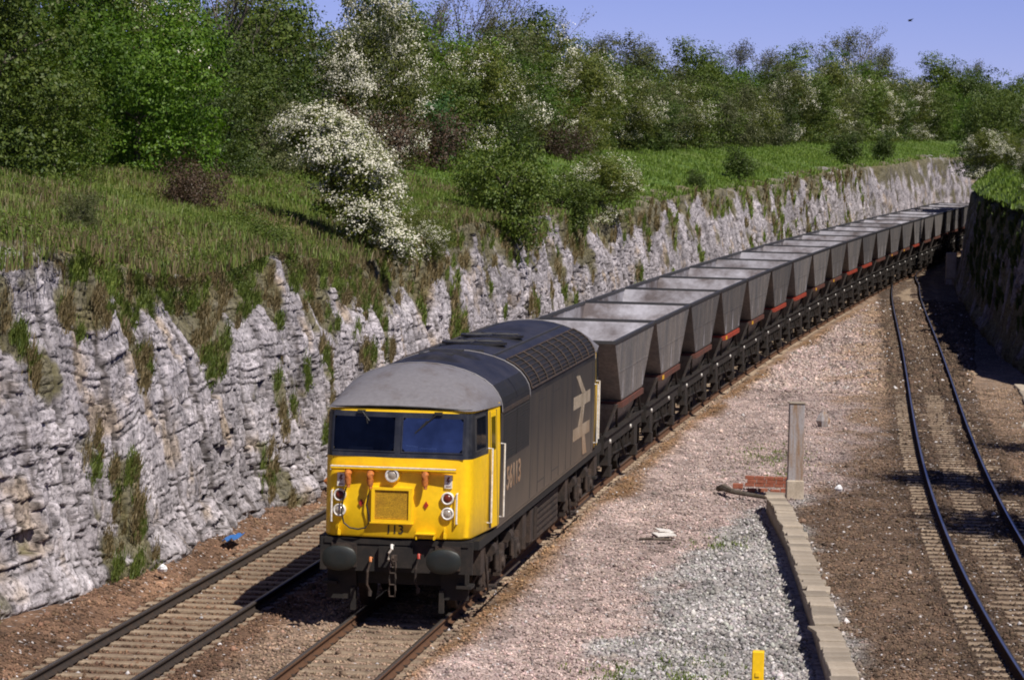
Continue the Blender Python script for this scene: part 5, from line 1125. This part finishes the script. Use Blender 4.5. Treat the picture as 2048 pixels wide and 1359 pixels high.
rock('white_stone', (6.35, 24.9, -.05), .11, 'paper', 'single bright white stone right of the grey post', 'stone', 7)
wx, wy, wz = [], [], []
for cx_, cy_, rx_, ry_, n_ in ((4.15, 35.0, .45, 2.0, 700), (4.3, -5.0, .55, 2.2, 1500), (5.2, -3.4, .5, 1.2, 700), (4.3, 14.5, .3, .7, 350), (5.35, -6.2, .3, 1.2, 600), (4.9, 31, .3, 2.5, 350)):
    wx.append(RNG.normal(cx_, rx_, n_)); wy.append(RNG.normal(cy_, ry_, n_))
wx = np.concatenate(wx); wy = np.concatenate(wy); k = fbm(wx * 3, wy * 2, 15, 3) > .45; wx, wy = wx[k], wy[k]
o = blades('weeds', wx, wy, floor_z(wx, wy), .09, .012, 1.6, MAT['grass'], 'sparse green and yellow weeds growing through the gravel')
# grey cabinet in the shade
gc = empty('relay_cabinet', (8.15, 148, 0)); tag(gc, 'pale grey upright cabinet in the shade of the right cliff', 'cabinet')
m = MB(); m.bbox(-.32, .32, -.25, .25, .15, 1.7, .06); m.build('case', MAT['lid'], gc); m = MB(); m.box(-.36, .36, -.3, .3, -.3, .15); m.build('plinth', MAT['post'], gc)
# curved concrete slabs at the right
for i in range(6):
    m = MB(); m.bbox(-.28, .28, -1.4, 1.4, -.24, -.1 + .005 * (i % 2), .02); o = m.build('concrete_slab', MAT['lid']); yy_ = 47 + i * 3.0
    o.location = (11.35 - .012 * (i - 2.5) ** 2 * 2 + (.0), yy_, .0); o.rotation_euler = (0, 0, .05 * (i - 2.5) * .5)
    tag(o, ['nearest', 'second nearest', 'third nearest', 'fourth nearest', 'fifth nearest', 'farthest'][i] + ' pale concrete slab in the row at the right edge', 'slab', 'concrete slabs at the right edge')
# trees off to the right whose shadows cross the branch track
for key, x, y, sc in (('mid2', 15.9, 22.4, (1.0, 1.0, 1.6)), ('dark', 16.2, 33.5, (.8, .8, 1.25)), ('mid', 15.6, 13.6, (.9, .8, 1.5))):
    q = PROTO[key]['o'].copy(); COL.objects.link(q)
    for ch in PROTO[key]['o'].children: c = ch.copy(); COL.objects.link(c); c.parent = q
    q.location = (x, y, 5.3); q.scale = sc; q.rotation_euler = (0, 0, x); tag(q, {'mid2': 'tall narrow tree on the right bank, middle of the three shading the branch track', 'dark': 'broad dark tree on the right bank, farthest of the three shading the branch track', 'mid': 'very tall tree on the right bank, nearest of the three shading the branch track'}[key], 'tree', 'trees shading the branch track')
# a bird
m = MB(); m.rings([[(.0, 0, 0), (.01, 0, .0), (0, 0, .01)], [(.12, 0, .05), (.14, .03, .02), (.12, 0, -.05)], [(.30, 0, .03), (.32, .03, 0), (.30, 0, -.03)], [(.45, 0, .0), (.45, .01, 0), (.45, 0, -.01)]]); m.add([(.15, 0, .03), (.3, 0, .03), (.55, -.1, .22), (.2, -.3, .12), (.15, 0, .03), (.3, 0, .03), (.2, .35, .16), (.0, .3, .1)], [(0, 1, 2, 3), (4, 5, 6, 7)])
o = m.build('bird', MAT['text']); o.location = (5.15, 150, 15.2); o.scale = (.7, .7, .7); tag(o, 'small dark bird flying in the blue sky at the right', 'bird')
